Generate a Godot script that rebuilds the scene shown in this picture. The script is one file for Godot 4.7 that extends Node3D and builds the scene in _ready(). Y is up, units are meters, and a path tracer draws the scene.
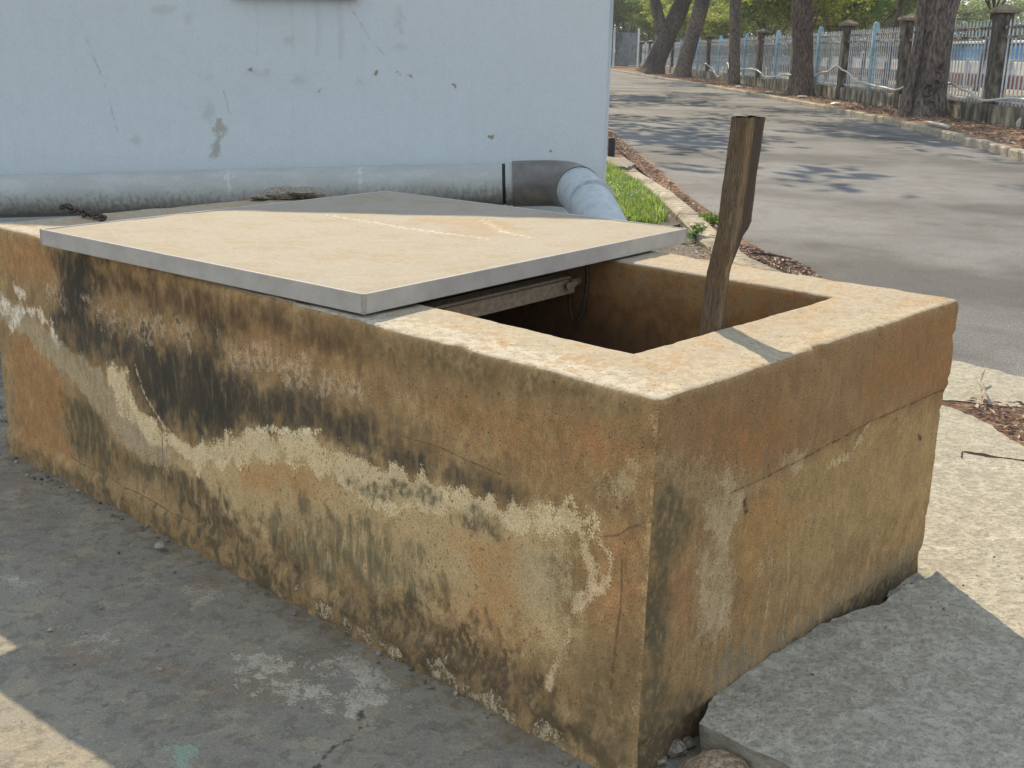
extends Node3D
# A concrete septic tank with a lid pushed aside, in front of a pale blue wall beside a tree-lined road.

const CAM_H := 1.309
# frame of the tank: x runs along its long side, z along its short side
const TANK_AT := Vector3(0.249, 0.0, -1.854)
const TANK_X := Vector3(-0.7391, 0.0, -0.6736)
const TANK_Z := Vector3(0.6736, 0.0, -0.7391)
const TL := 2.592
const TW := 1.244
const TH := 0.75

const STAINS_LONG := [
	["tan_body", [1.68, 0.246, 1.45, 0.289, 1.24, 0.369, 0.961, 0.439, 0.836, 0.435, 0.653, 0.438, 0.361, 0.444, 0.207, 0.47, 0.196, 0.224, 0.437, 0.107, 0.721, 0.145, 1.01, 0.161, 1.35, 0.123, 1.53, 0.183]],
	["orange", [2.5, 0.71, 2.26, 0.746, 2.14, 0.69, 2.14, 0.608, 2.25, 0.606, 2.52, 0.606]],
	["orange", [2.51, 0.405, 2.35, 0.467, 2.26, 0.42, 2.13, 0.275, 2.2, 0.163, 2.11, 0.062, 2.23, 0.064, 2.49, 0.037, 2.5, 0.191]],
	["orange2", [1.3, 0.688, 1.14, 0.728, 0.879, 0.714, 0.651, 0.713, 0.714, 0.653, 0.882, 0.634, 1.1, 0.626, 1.25, 0.624]],
	["orange2", [0.532, 0.632, 0.315, 0.66, 0.124, 0.686, 0.016, 0.694, -0.003, 0.571, 0.119, 0.593, 0.261, 0.565, 0.446, 0.568]],
	["orange3", [0.145, 0.653, 0.035, 0.671, 0.032, 0.626, 0.074, 0.601, 0.124, 0.607]],
	["orange4", [0.485, 0.341, 0.332, 0.379, 0.302, 0.271, 0.298, 0.163, 0.438, 0.131, 0.559, 0.155, 0.44, 0.266]],
	["orange5", [0.116, 0.458, 0.024, 0.506, -0.009, 0.344, 0.077, 0.261, 0.133, 0.332]],
	["orange4", [1, 0.417, 0.889, 0.429, 0.838, 0.351, 1.01, 0.278, 1.23, 0.24, 1.29, 0.304]],
	["brown_band", [2.16, 0.718, 1.77, 0.714, 1.18, 0.721, 0.811, 0.704, 0.779, 0.673, 1.18, 0.684, 1.25, 0.624, 1.49, 0.636, 1.83, 0.649, 2.12, 0.646]],
	["top_grime", [1.18, 0.726, 0.745, 0.742, 0.318, 0.748, 0.061, 0.74, 0.06, 0.716, 0.316, 0.69, 0.561, 0.671, 0.881, 0.664, 1.18, 0.684]],
	["black", [2.12, 0.581, 2.05, 0.723, 1.89, 0.736, 1.96, 0.585, 1.79, 0.555, 1.49, 0.564, 1.31, 0.547, 1.15, 0.531, 0.92, 0.557, 0.816, 0.541, 0.652, 0.516, 0.501, 0.49, 0.336, 0.498, 0.309, 0.48, 0.348, 0.459, 0.444, 0.459, 0.56, 0.452, 0.653, 0.456, 0.75, 0.444, 0.853, 0.45, 0.96, 0.459, 1.24, 0.395, 1.38, 0.335, 1.45, 0.326, 1.67, 0.305, 1.76, 0.384, 1.78, 0.453, 1.92, 0.439, 2.01, 0.431, 2.14, 0.45, 2.21, 0.512]],
	["blacker", [2.11, 0.712, 1.91, 0.734, 1.97, 0.547, 2.12, 0.522]],
	["blacker", [1.41, 0.606, 1.3, 0.639, 1.31, 0.536, 1.24, 0.474, 1.28, 0.382, 1.4, 0.335, 1.44, 0.374]],
	["blacker", [1.65, 0.534, 1.54, 0.555, 1.55, 0.404, 1.64, 0.356]],
	["dark_low", [2.16, 0.268, 2.03, 0.312, 1.92, 0.261, 1.88, 0.18, 1.74, 0.186, 1.63, 0.229, 1.48, 0.211, 1.3, 0.193, 1.28, 0.158, 1.44, 0.123, 1.64, 0.139, 1.85, 0.125, 2.03, 0.092, 2.15, 0.143]],
	["mottle", [1.14, 0.174, 1.01, 0.258, 0.858, 0.272, 0.686, 0.313, 0.59, 0.261, 0.513, 0.214, 0.655, 0.132, 0.827, 0.103, 1.02, 0.068, 1.11, 0.101]],
	["mottle2", [1.02, 0.054, 0.827, 0.082, 0.655, 0.125, 0.468, 0.17, 0.352, 0.141, 0.19, 0.096, 0.067, 0.103, 0.087, 0.033, 0.186, -0.002, 0.496, -0.011, 0.758, 0.006, 0.978, 0.028]],
	["mottle3", [0.127, 0.22, 0.055, 0.279, -0.007, 0.303, -0.018, 0.045, 0.111, 0.011, 0.153, 0.113]],
	["mottle2", [1.47, 0.145, 1.3, 0.137, 1.01, 0.081, 1.06, 0.04, 1.31, 0.051, 1.5, 0.064]],
	["scum", [2.22, 0.626, 2.12, 0.646, 2.12, 0.566, 2.2, 0.553]],
	["scum", [1.98, 0.604, 1.84, 0.592, 1.64, 0.6, 1.43, 0.62, 1.45, 0.573, 1.64, 0.55, 1.85, 0.551]],
	["scum", [1.3, 0.613, 1.14, 0.618, 0.989, 0.641, 0.882, 0.618, 0.774, 0.589, 0.832, 0.569, 0.993, 0.567, 1.19, 0.555, 1.29, 0.559]],
	["grey_drip", [2.64, 0.51, 2.48, 0.485, 2.31, 0.463, 2.17, 0.391, 2.02, 0.359, 1.86, 0.321, 1.73, 0.262, 1.6, 0.236], [0.05, 0.05, 0.05, 0.045, 0.06, 0.09, 0.08, 0.05]],
	["cream", [1.92, 0.424, 1.78, 0.438, 1.76, 0.357, 1.61, 0.306, 1.45, 0.298, 1.24, 0.39, 0.961, 0.452, 0.846, 0.447, 0.744, 0.438, 0.653, 0.449, 0.53, 0.454, 0.361, 0.459, 0.258, 0.489, 0.18, 0.502, 0.131, 0.483, 0.158, 0.445, 0.307, 0.419, 0.443, 0.403, 0.59, 0.387, 0.702, 0.366, 0.856, 0.346, 1, 0.367, 1.25, 0.31, 1.43, 0.239, 1.68, 0.261, 1.83, 0.306]],
	["cream", [0.873, 0.37, 0.779, 0.351, 0.686, 0.353, 0.575, 0.396, 0.486, 0.433], [0.012, 0.016, 0.016, 0.014, 0.01]],
	["dark_strip", [0.837, 0.371, 0.718, 0.397, 0.591, 0.428, 0.53, 0.434, 0.56, 0.408, 0.685, 0.374, 0.786, 0.359]],
	["dark_strip", [0.5, 0.392, 0.429, 0.424, 0.36, 0.413, 0.359, 0.385, 0.442, 0.377]],
	["white", [2.65, 0.503, 2.49, 0.496, 2.41, 0.494, 2.3, 0.519, 2.23, 0.496, 2.18, 0.45], [0.012, 0.02, 0.016, 0.02, 0.018, 0.008]],
	["white", [2.4, 0.487, 2.47, 0.441, 2.51, 0.385], [0.012, 0.01, 0.006]],
	["white", [2.44, 0.593, 2.42, 0.558, 2.35, 0.559], [0.01, 0.012, 0.008]],
	["white2", [1.22, 0.395, 1.12, 0.426, 0.998, 0.445, 0.923, 0.468], [0.005, 0.007, 0.007, 0.004]],
	["drip", [0.194, 0.49, 0.154, 0.462, 0.14, 0.425, 0.12, 0.397, 0.129, 0.354, 0.156, 0.311, 0.183, 0.272, 0.174, 0.233, 0.204, 0.17, 0.224, 0.104], [0.016, 0.014, 0.012, 0.011, 0.012, 0.012, 0.008, 0.007, 0.006, 0.004]],
	["drip", [0.111, 0.454, 0.082, 0.43, 0.089, 0.388, 0.115, 0.355], [0.004, 0.006, 0.006, 0.007]],
	["greypatch", [0.118, 0.57, 0.029, 0.645, 0.019, 0.62, 0.058, 0.549, 0.105, 0.549]],
	["greypatch", [0.311, 0.386, 0.18, 0.418, 0.164, 0.321, 0.198, 0.266, 0.302, 0.271]],
	["base_white", [0.527, 0.029, 0.377, 0.015, 0.265, 0, 0.186, -0.009, 0.11, -0.008], [0.012, 0.014, 0.015, 0.016, 0.012]],
	["base_white", [1.02, 0.041, 0.829, 0.025, 0.655, 0.021], [0.006, 0.008, 0.006]],
	["crack", [0.112, 0.464, 0.071, 0.48, 0.046, 0.503, -0.006, 0.533], [0.002, 0.002, 0.002, 0.002]],
	["crack", [0.06, 0.437, 0.057, 0.359, 0.064, 0.276, 0.071, 0.169], [0.002, 0.0025, 0.003, 0.002]],
	["crack", [1.61, 0.306, 1.62, 0.189], [0.0025, 0.0025]],
	["crack", [2.15, 0.085, 1.92, 0.083, 1.7, 0.077, 1.47, 0.074], [0.002, 0.002, 0.002, 0.002]],
	["crack", [0.652, 0.525, 0.531, 0.53, 0.445, 0.522, 0.363, 0.517], [0.0015, 0.0015, 0.0015, 0.0015]],
	["paleline", [1.73, 0.464, 1.69, 0.387, 1.59, 0.31], [0.004, 0.004, 0.004]],
]
const STAINS_END := [
	["upper", [-0.028, 0.765, 1.26, 0.745, 1.31, 0.51, 0.828, 0.531, 0.601, 0.515, 0.379, 0.51, 0.145, 0.559, -0.012, 0.588]],
	["orange", [0.832, 0.716, 1.27, 0.732, 1.3, 0.519, 1.15, 0.532, 0.767, 0.586]],
	["orange2", [0.129, 0.687, 0.371, 0.673, 0.508, 0.559, 0.245, 0.562, 0.153, 0.624]],
	["greypatch", [-0.004, 0.659, 0.139, 0.605, 0.283, 0.542, 0.382, 0.495, 0.272, 0.49, 0.151, 0.504, 0.005, 0.569]],
	["tan", [0.381, 0.502, 0.831, 0.518, 1.25, 0.49, 1.25, 0.303, 1.16, 0.191, 0.575, 0.199, 0.389, 0.331]],
	["orange3", [0.309, 0.483, 0.408, 0.499, 0.543, 0.373, 0.43, 0.317, 0.37, 0.203, 0.315, 0.268, 0.281, 0.429]],
	["orange4", [0.057, 0.438, 0.127, 0.432, 0.164, 0.342, 0.147, 0.261, 0.077, 0.308]],
	["mould", [-0.012, 0.588, 0.088, 0.557, 0.124, 0.516, 0.086, 0.429, 0.057, 0.319, 0.001, 0.3]],
	["mould2", [-0.007, 0.382, 0.051, 0.322, 0.086, 0.163, 0.202, 0.091, 0.228, 0.023, 0.046, -0.013, -0.004, 0.012]],
	["white", [0.163, 0.544, 0.228, 0.558, 0.273, 0.534, 0.317, 0.481, 0.265, 0.413, 0.305, 0.315, 0.295, 0.253, 0.259, 0.201, 0.198, 0.176, 0.163, 0.237, 0.174, 0.318, 0.15, 0.408, 0.167, 0.483]],
	["white", [0.433, 0.533, 0.499, 0.544, 0.522, 0.508, 0.47, 0.502]],
	["cream", [0.65, 0.466, 0.747, 0.465, 0.8, 0.504, 0.828, 0.531], [0.006, 0.006, 0.005, 0.003]],
	["white", [0.405, 0.352, 0.429, 0.344, 0.432, 0.303, 0.401, 0.305]],
	["lowgrey", [0.246, 0.161, 0.506, 0.11, 0.88, 0.098, 1.2, 0.125, 1.2, 0.009, 0.607, 0.029, 0.356, 0.036, 0.209, 0.032]],
	["paleline", [0.499, 0.386, 0.516, 0.243, 0.52, 0.075], [0.002, 0.002, 0.002]],
	["paleline", [0.438, 0.315, 0.437, 0.178], [0.002, 0.002]],
	["paleline", [0.712, 0.371, 0.714, 0.225], [0.002, 0.002]],
	["darkline", [0.309, 0.483, 0.317, 0.456], [0.005, 0.005]],
	["darkline", [1.11, 0.43, 1.13, 0.413], [0.004, 0.004]],
	["joint", [1.28, 0.52, 0.983, 0.526, 0.828, 0.531, 0.601, 0.515, 0.379, 0.51, 0.252, 0.512], [0.003, 0.003, 0.002, 0.002, 0.002, 0.001]],
]

# ------------------------------------------------------------------ helpers
var used := {}
var rng := RandomNumberGenerator.new()
var bumpy := FastNoiseLite.new()
var bump_fine: NoiseTexture2D
var bump_rough: NoiseTexture2D
var blotchy: NoiseTexture2D


func numbered(called: String) -> String:
	if not used.has(called):
		used[called] = 0
		return called
	used[called] += 1
	return "%s_%03d" % [called, used[called]]


func tag(o: Node3D, label: String, category: String, group := "", kind := "") -> Node3D:
	if label: o.set_meta("label", label)
	if category: o.set_meta("category", category)
	if group: o.set_meta("group", group)
	if kind: o.set_meta("kind", kind)
	return o


func thing(called: String, label: String, category: String, at := Vector3.ZERO, group := "") -> Node3D:
	var o := Node3D.new()
	o.name = numbered(called)
	add_child(o)
	o.position = at
	tag(o, label, category, group)
	return o


func obj(called: String, mesh: Mesh, mat: Material, parent: Node3D = self) -> MeshInstance3D:
	var o := MeshInstance3D.new()
	o.mesh = mesh
	if mat != null: o.material_override = mat
	if parent == self:
		o.name = numbered(called)
	else:
		var k := 0
		var n := called
		while parent.has_node(NodePath(n)):
			k += 1
			n = "%s_%03d" % [called, k]
		o.name = n
	parent.add_child(o, true)
	return o


func struct(called: String, mesh: Mesh, mat: Material, label: String) -> MeshInstance3D:
	var o := obj(called, mesh, mat)
	o.set_meta("kind", "structure")
	o.set_meta("label", label)
	return o


func tank_frame() -> Transform3D:
	return Transform3D(Basis(TANK_X, Vector3.UP, TANK_Z), TANK_AT)


func tk(a: float, h: float, b: float) -> Vector3:
	return TANK_AT + TANK_X * a + TANK_Z * b + Vector3(0, h, 0)


func new_st() -> SurfaceTool:
	var st := SurfaceTool.new()
	st.begin(Mesh.PRIMITIVE_TRIANGLES)
	return st


func done(st: SurfaceTool) -> ArrayMesh:
	st.generate_normals()
	return st.commit()


func tri(st: SurfaceTool, a: Vector3, b: Vector3, c: Vector3) -> void:
	st.add_vertex(a); st.add_vertex(b); st.add_vertex(c)


func quad(st: SurfaceTool, a: Vector3, b: Vector3, c: Vector3, d: Vector3) -> void:
	tri(st, a, b, c); tri(st, a, c, d)


# a chamfered box, flat shaded; xf places its centre
func bbox(st: SurfaceTool, xf: Transform3D, size: Vector3, bev := 0.005) -> void:
	st.set_smooth_group(-1)
	var h := size * 0.5
	bev = minf(bev, minf(h.x, minf(h.y, h.z)) * 0.6)
	var P := {}
	for sx in [-1, 1]:
		for sy in [-1, 1]:
			for sz in [-1, 1]:
				var s := Vector3(sx, sy, sz)
				P[[sx, sy, sz, 0]] = xf * (s * (h - Vector3(0, bev, bev)))
				P[[sx, sy, sz, 1]] = xf * (s * (h - Vector3(bev, 0, bev)))
				P[[sx, sy, sz, 2]] = xf * (s * (h - Vector3(bev, bev, 0)))
	var mid := xf.origin
	var add := func(pts: Array) -> void:
		var c := Vector3.ZERO
		for p: Vector3 in pts: c += p
		c /= pts.size()
		var n: Vector3 = (pts[1] - pts[0]).cross(pts[2] - pts[0])
		if n.dot(c - mid) > 0: pts.reverse()
		for k in range(1, pts.size() - 1):
			tri(st, pts[0], pts[k], pts[k + 1])
	for ax in 3:
		for s in [-1, 1]:
			var ring := []
			for q in [[-1, -1], [-1, 1], [1, 1], [1, -1]]:
				var k := [0, 0, 0, ax]
				k[ax] = s; k[(ax + 1) % 3] = q[0]; k[(ax + 2) % 3] = q[1]
				ring.append(P[k])
			add.call(ring)
	for ax in 3:
		var b1 := (ax + 1) % 3
		var b2 := (ax + 2) % 3
		for s1 in [-1, 1]:
			for s2 in [-1, 1]:
				var k := [0, 0, 0, 0]
				k[b1] = s1; k[b2] = s2
				var pts := []
				for e in [[-1, b1], [1, b1], [1, b2], [-1, b2]]:
					k[ax] = e[0]; k[3] = e[1]
					pts.append(P[k.duplicate()])
				add.call(pts)
	for sx in [-1, 1]:
		for sy in [-1, 1]:
			for sz in [-1, 1]:
				add.call([P[[sx, sy, sz, 0]], P[[sx, sy, sz, 1]], P[[sx, sy, sz, 2]]])


func box_mesh(size: Vector3, bev := 0.005, at := Vector3.ZERO) -> ArrayMesh:
	var st := new_st()
	bbox(st, Transform3D(Basis(), at), size, bev)
	return done(st)


# a tube along points with radii; wob roughens it
func tube(st: SurfaceTool, pts: PackedVector3Array, radii: Array, sides := 12, caps := true, wob := 0.0, wfreq := 3.0, flare := 0.0, lobes := 5) -> void:
	st.set_smooth_group(0)
	var n := pts.size()
	var rings := []
	var side := Vector3.ZERO
	for i in n:
		var t := (pts[mini(i + 1, n - 1)] - pts[maxi(i - 1, 0)]).normalized()
		if side == Vector3.ZERO:
			side = t.cross(Vector3.FORWARD if absf(t.z) < 0.9 else Vector3.RIGHT).normalized()
		side = (side - t * side.dot(t)).normalized()
		var up := t.cross(side)
		var ring := PackedVector3Array()
		for k in sides:
			var an := TAU * k / sides
			var dir := side * cos(an) + up * sin(an)
			var r: float = radii[mini(i, radii.size() - 1)]
			if flare > 0.0:
				var low := exp(-maxf(pts[i].y - pts[0].y, 0.0) / 0.32)
				r *= 1.0 + flare * low * (0.45 + 0.55 * maxf(0.0, cos(an * lobes + 0.7 * sin(an * 2.0))))
			if wob > 0.0:
				var q := (pts[i] * Vector3(1, 0.35, 1) + dir * r) * wfreq
				r *= 1.0 + wob * (bumpy.get_noise_3dv(q * 10.0) + 0.5 * bumpy.get_noise_3dv(q * 31.0))
			ring.append(pts[i] + dir * r)
		rings.append(ring)
	for i in n - 1:
		for k in sides:
			var k2 := (k + 1) % sides
			quad(st, rings[i][k], rings[i + 1][k], rings[i + 1][k2], rings[i][k2])
	if caps:
		st.set_smooth_group(-1)
		for k in sides:
			var k2 := (k + 1) % sides
			tri(st, pts[0], rings[0][k], rings[0][k2])
			tri(st, pts[n - 1], rings[n - 1][k2], rings[n - 1][k])


# an ArrayMesh surface from a grid of points (rows x cols) with smooth normals; uv gives a Vector2 per point
func grid_surface(mesh: ArrayMesh, P: Array, N: Array, UV: Array, r0: int, r1: int, c0: int, c1: int, mat: Material, flip := false) -> void:
	var vs := PackedVector3Array()
	var ns := PackedVector3Array()
	var us := PackedVector2Array()
	var ix := PackedInt32Array()
	var w := c1 - c0 + 1
	for r in range(r0, r1 + 1):
		for c in range(c0, c1 + 1):
			vs.append(P[r][c]); ns.append(N[r][c]); us.append(UV[r][c])
	for r in r1 - r0:
		for c in w - 1:
			var i := r * w + c
			if flip:
				ix.append_array([i, i + w, i + 1, i + 1, i + w, i + w + 1])
			else:
				ix.append_array([i, i + 1, i + w, i + 1, i + w + 1, i + w])
	var a := []
	a.resize(Mesh.ARRAY_MAX)
	a[Mesh.ARRAY_VERTEX] = vs; a[Mesh.ARRAY_NORMAL] = ns; a[Mesh.ARRAY_TEX_UV] = us; a[Mesh.ARRAY_INDEX] = ix
	mesh.add_surface_from_arrays(Mesh.PRIMITIVE_TRIANGLES, a)
	mesh.surface_set_material(mesh.get_surface_count() - 1, mat)


# normals of a grid; sgn turns them outward
func grid_normals(P: Array, sgn := 1.0, wrap := false) -> Array:
	var out := []
	var R := P.size()
	var Cn: int = P[0].size()
	for r in R:
		var row := PackedVector3Array()
		for c in Cn:
			var ca := c - 1
			var cb := c + 1
			if wrap:
				if ca < 0: ca = Cn - 2
				if cb > Cn - 1: cb = 1
			else:
				ca = maxi(ca, 0); cb = mini(cb, Cn - 1)
			var dx: Vector3 = P[r][cb] - P[r][ca]
			var dy: Vector3 = P[mini(r + 1, R - 1)][c] - P[maxi(r - 1, 0)][c]
			row.append((dx.cross(dy) * sgn).normalized())
		out.append(row)
	return out


# a horizontal sheet x0..x1, z0..z1 with height from fn and uv 0..1
func sheet(x0: float, x1: float, z0: float, z1: float, nx: int, nz: int, fn: Callable, mat: Material) -> ArrayMesh:
	var P := []
	var UV := []
	for r in nz + 1:
		var row := PackedVector3Array()
		var ur := PackedVector2Array()
		for c in nx + 1:
			var x := lerpf(x0, x1, float(c) / nx)
			var z := lerpf(z0, z1, float(r) / nz)
			row.append(Vector3(x, fn.call(x, z), z))
			ur.append(Vector2(float(c) / nx, float(r) / nz))
		P.append(row); UV.append(ur)
	var m := ArrayMesh.new()
	grid_surface(m, P, grid_normals(P, -1.0), UV, 0, nz, 0, nx, mat)
	return m


# a flat strip between two polylines of equal length
func strip(left: Array, right: Array, y: float) -> ArrayMesh:
	var st := new_st()
	st.set_smooth_group(0)
	for i in left.size() - 1:
		var a := Vector3(left[i].x, y, left[i].y)
		var b := Vector3(right[i].x, y, right[i].y)
		var c := Vector3(right[i + 1].x, y, right[i + 1].y)
		var d := Vector3(left[i + 1].x, y, left[i + 1].y)
		if (b - a).cross(c - a).y > 0: quad(st, a, d, c, b)
		else: quad(st, a, b, c, d)
	return done(st)


# a prism over a polygon (x, z), its edge crumbled; top from fn(x, z), bottom at y0
func slab(poly: PackedVector2Array, y0: float, fn: Callable, step := 0.03, rough := 0.008, cell := 0.05) -> ArrayMesh:
	var rim := PackedVector2Array()
	for i in poly.size():
		var a := poly[i]
		var b := poly[(i + 1) % poly.size()]
		var n := maxi(1, int(a.distance_to(b) / step))
		for k in n:
			var p := a.lerp(b, float(k) / n)
			p += Vector2(bumpy.get_noise_2d(p.x * 90, p.y * 90), bumpy.get_noise_2d(p.y * 90 + 50, p.x * 90)) * rough
			rim.append(p)
	var st := new_st()
	# top: triangulated points inside the rim
	var pts := rim.duplicate()
	var box := Rect2(rim[0], Vector2.ZERO)
	for p in rim: box = box.expand(p)
	var y := box.position.y + cell
	while y < box.end.y:
		var x := box.position.x + cell
		while x < box.end.x:
			var p := Vector2(x, y) + Vector2(bumpy.get_noise_2d(x * 300, y * 300), bumpy.get_noise_2d(y * 300, x * 300 + 90)) * cell * 0.5
			if Geometry2D.is_point_in_polygon(p, rim):
				var near := 9.0
				for q in rim:
					near = minf(near, q.distance_squared_to(p))
				near = sqrt(near)
				if near > cell * 0.5: pts.append(p)
			x += cell
		y += cell
	var ids := Geometry2D.triangulate_delaunay(pts)
	st.set_smooth_group(0)
	var top := func(p: Vector2) -> Vector3: return Vector3(p.x, fn.call(p.x, p.y), p.y)
	for t in range(0, ids.size(), 3):
		var a := pts[ids[t]]
		var b := pts[ids[t + 1]]
		var c := pts[ids[t + 2]]
		if not Geometry2D.is_point_in_polygon((a + b + c) / 3.0, rim): continue
		if (b - a).cross(c - a) < 0: tri(st, top.call(a), top.call(c), top.call(b))
		else: tri(st, top.call(a), top.call(b), top.call(c))
	var m := rim.size()
	var mid := box.get_center()
	var area := 0.0
	for i in m: area += rim[i].cross(rim[(i + 1) % m])
	var lv := [0.0, 0.12, 0.45, 0.8, 1.0]
	st.set_smooth_group(1)
	for i in m:
		for k in lv.size() - 1:
			var q := []
			for e in [[i, k], [i + 1, k], [i + 1, k + 1], [i, k + 1]]:
				var p := rim[e[0] % m]
				var h: float = lerpf(fn.call(p.x, p.y), y0, lv[e[1]])
				var out := (rim[(e[0] + 1) % m] - rim[(e[0] + m - 1) % m]).orthogonal().normalized() * (-1.0 if area > 0 else 1.0)
				var push := 0.0 if e[1] == 0 else 0.006 + 0.012 * (bumpy.get_noise_3d(p.x * 150, h * 260, p.y * 150) + 0.7 * bumpy.get_noise_3d(p.x * 420, h * 600, p.y * 420))
				q.append(Vector3(p.x - out.x * -push, h, p.y - out.y * -push))
			if area > 0: quad(st, q[0], q[3], q[2], q[1])
			else: quad(st, q[0], q[1], q[2], q[3])
	return done(st)


# a broken stone of about that radius
func stone(r: float, sq: Vector3, sd: int) -> ArrayMesh:
	var st := new_st()
	st.set_smooth_group(-1)
	var sph := SphereMesh.new()
	sph.radius = 1.0; sph.height = 2.0; sph.radial_segments = 12; sph.rings = 7
	var a := sph.get_mesh_arrays()
	var vs: PackedVector3Array = a[Mesh.ARRAY_VERTEX]
	var ix: PackedInt32Array = a[Mesh.ARRAY_INDEX]
	for i in vs.size():
		var p := vs[i]
		var d := 1.0
		var g := RandomNumberGenerator.new()
		g.seed = sd
		for k in 9:
			var n := Vector3(g.randfn(), g.randfn(), g.randfn()).normalized()
			d = minf(d, g.randf_range(0.5, 0.92) / maxf(p.dot(n), 0.01))
		vs[i] = p * d * r * sq * (1.0 + 0.06 * bumpy.get_noise_3dv(p * 60.0 + Vector3(sd, 0, 0)))
	for i in range(0, ix.size(), 3):
		tri(st, vs[ix[i]], vs[ix[i + 1]], vs[ix[i + 2]])
	return done(st)


func noise_tex(sd: int, freq: float, oct: int, size := 512, ramp: Gradient = null, kind := FastNoiseLite.TYPE_SIMPLEX_SMOOTH, asp := 1.0) -> NoiseTexture2D:
	var n := FastNoiseLite.new()
	n.seed = sd; n.frequency = freq; n.noise_type = kind
	n.fractal_type = FastNoiseLite.FRACTAL_FBM
	n.fractal_octaves = oct
	n.fractal_gain = 0.6
	var t := NoiseTexture2D.new()
	t.width = size; t.height = int(size * asp); t.seamless = true; t.seamless_blend_skirt = 0.2
	t.color_ramp = ramp
	t.noise = n
	return t


func ramp(stops: Array) -> Gradient:
	var g := Gradient.new()
	var o := PackedFloat32Array()
	var c := PackedColorArray()
	for s in stops:
		o.append(s[0]); c.append(s[1])
	g.offsets = o; g.colors = c
	return g


func rgb(r: float, g: float, b: float) -> Color:
	return Color(r / 255.0, g / 255.0, b / 255.0)


# a triplanar material: a noise ramp, a coarse noise multiplied on it, and relief
func nmat(called: String, stops: Array, freq: float, per_m: float, rough := 0.9, relief := 0.0, coarse := 0.0, stretch := Vector3.ONE, world := true, oct := 5) -> StandardMaterial3D:
	var m := StandardMaterial3D.new()
	m.resource_name = called
	m.albedo_texture = noise_tex(called.hash() % 1000, freq, oct, 512, ramp(stops))
	m.roughness = rough
	m.uv1_triplanar = true
	m.uv1_world_triplanar = world
	m.uv1_scale = stretch * per_m
	m.uv1_triplanar_sharpness = 4.0
	if relief > 0.0:
		m.heightmap_enabled = true
		m.heightmap_texture = bump_rough
		m.heightmap_scale = relief
	if coarse > 0.0:
		m.detail_enabled = true
		m.detail_albedo = blotchy
		m.detail_blend_mode = BaseMaterial3D.BLEND_MODE_MUL
		m.detail_uv_layer = BaseMaterial3D.DETAIL_UV_2
		m.uv2_triplanar = true
		m.uv2_world_triplanar = world
		m.uv2_scale = stretch * coarse
	return m


func plain(called: String, c: Color, rough := 0.8, metal := 0.0) -> StandardMaterial3D:
	var m := StandardMaterial3D.new()
	m.resource_name = called
	m.albedo_color = c; m.roughness = rough; m.metallic = metal
	return m


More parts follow.
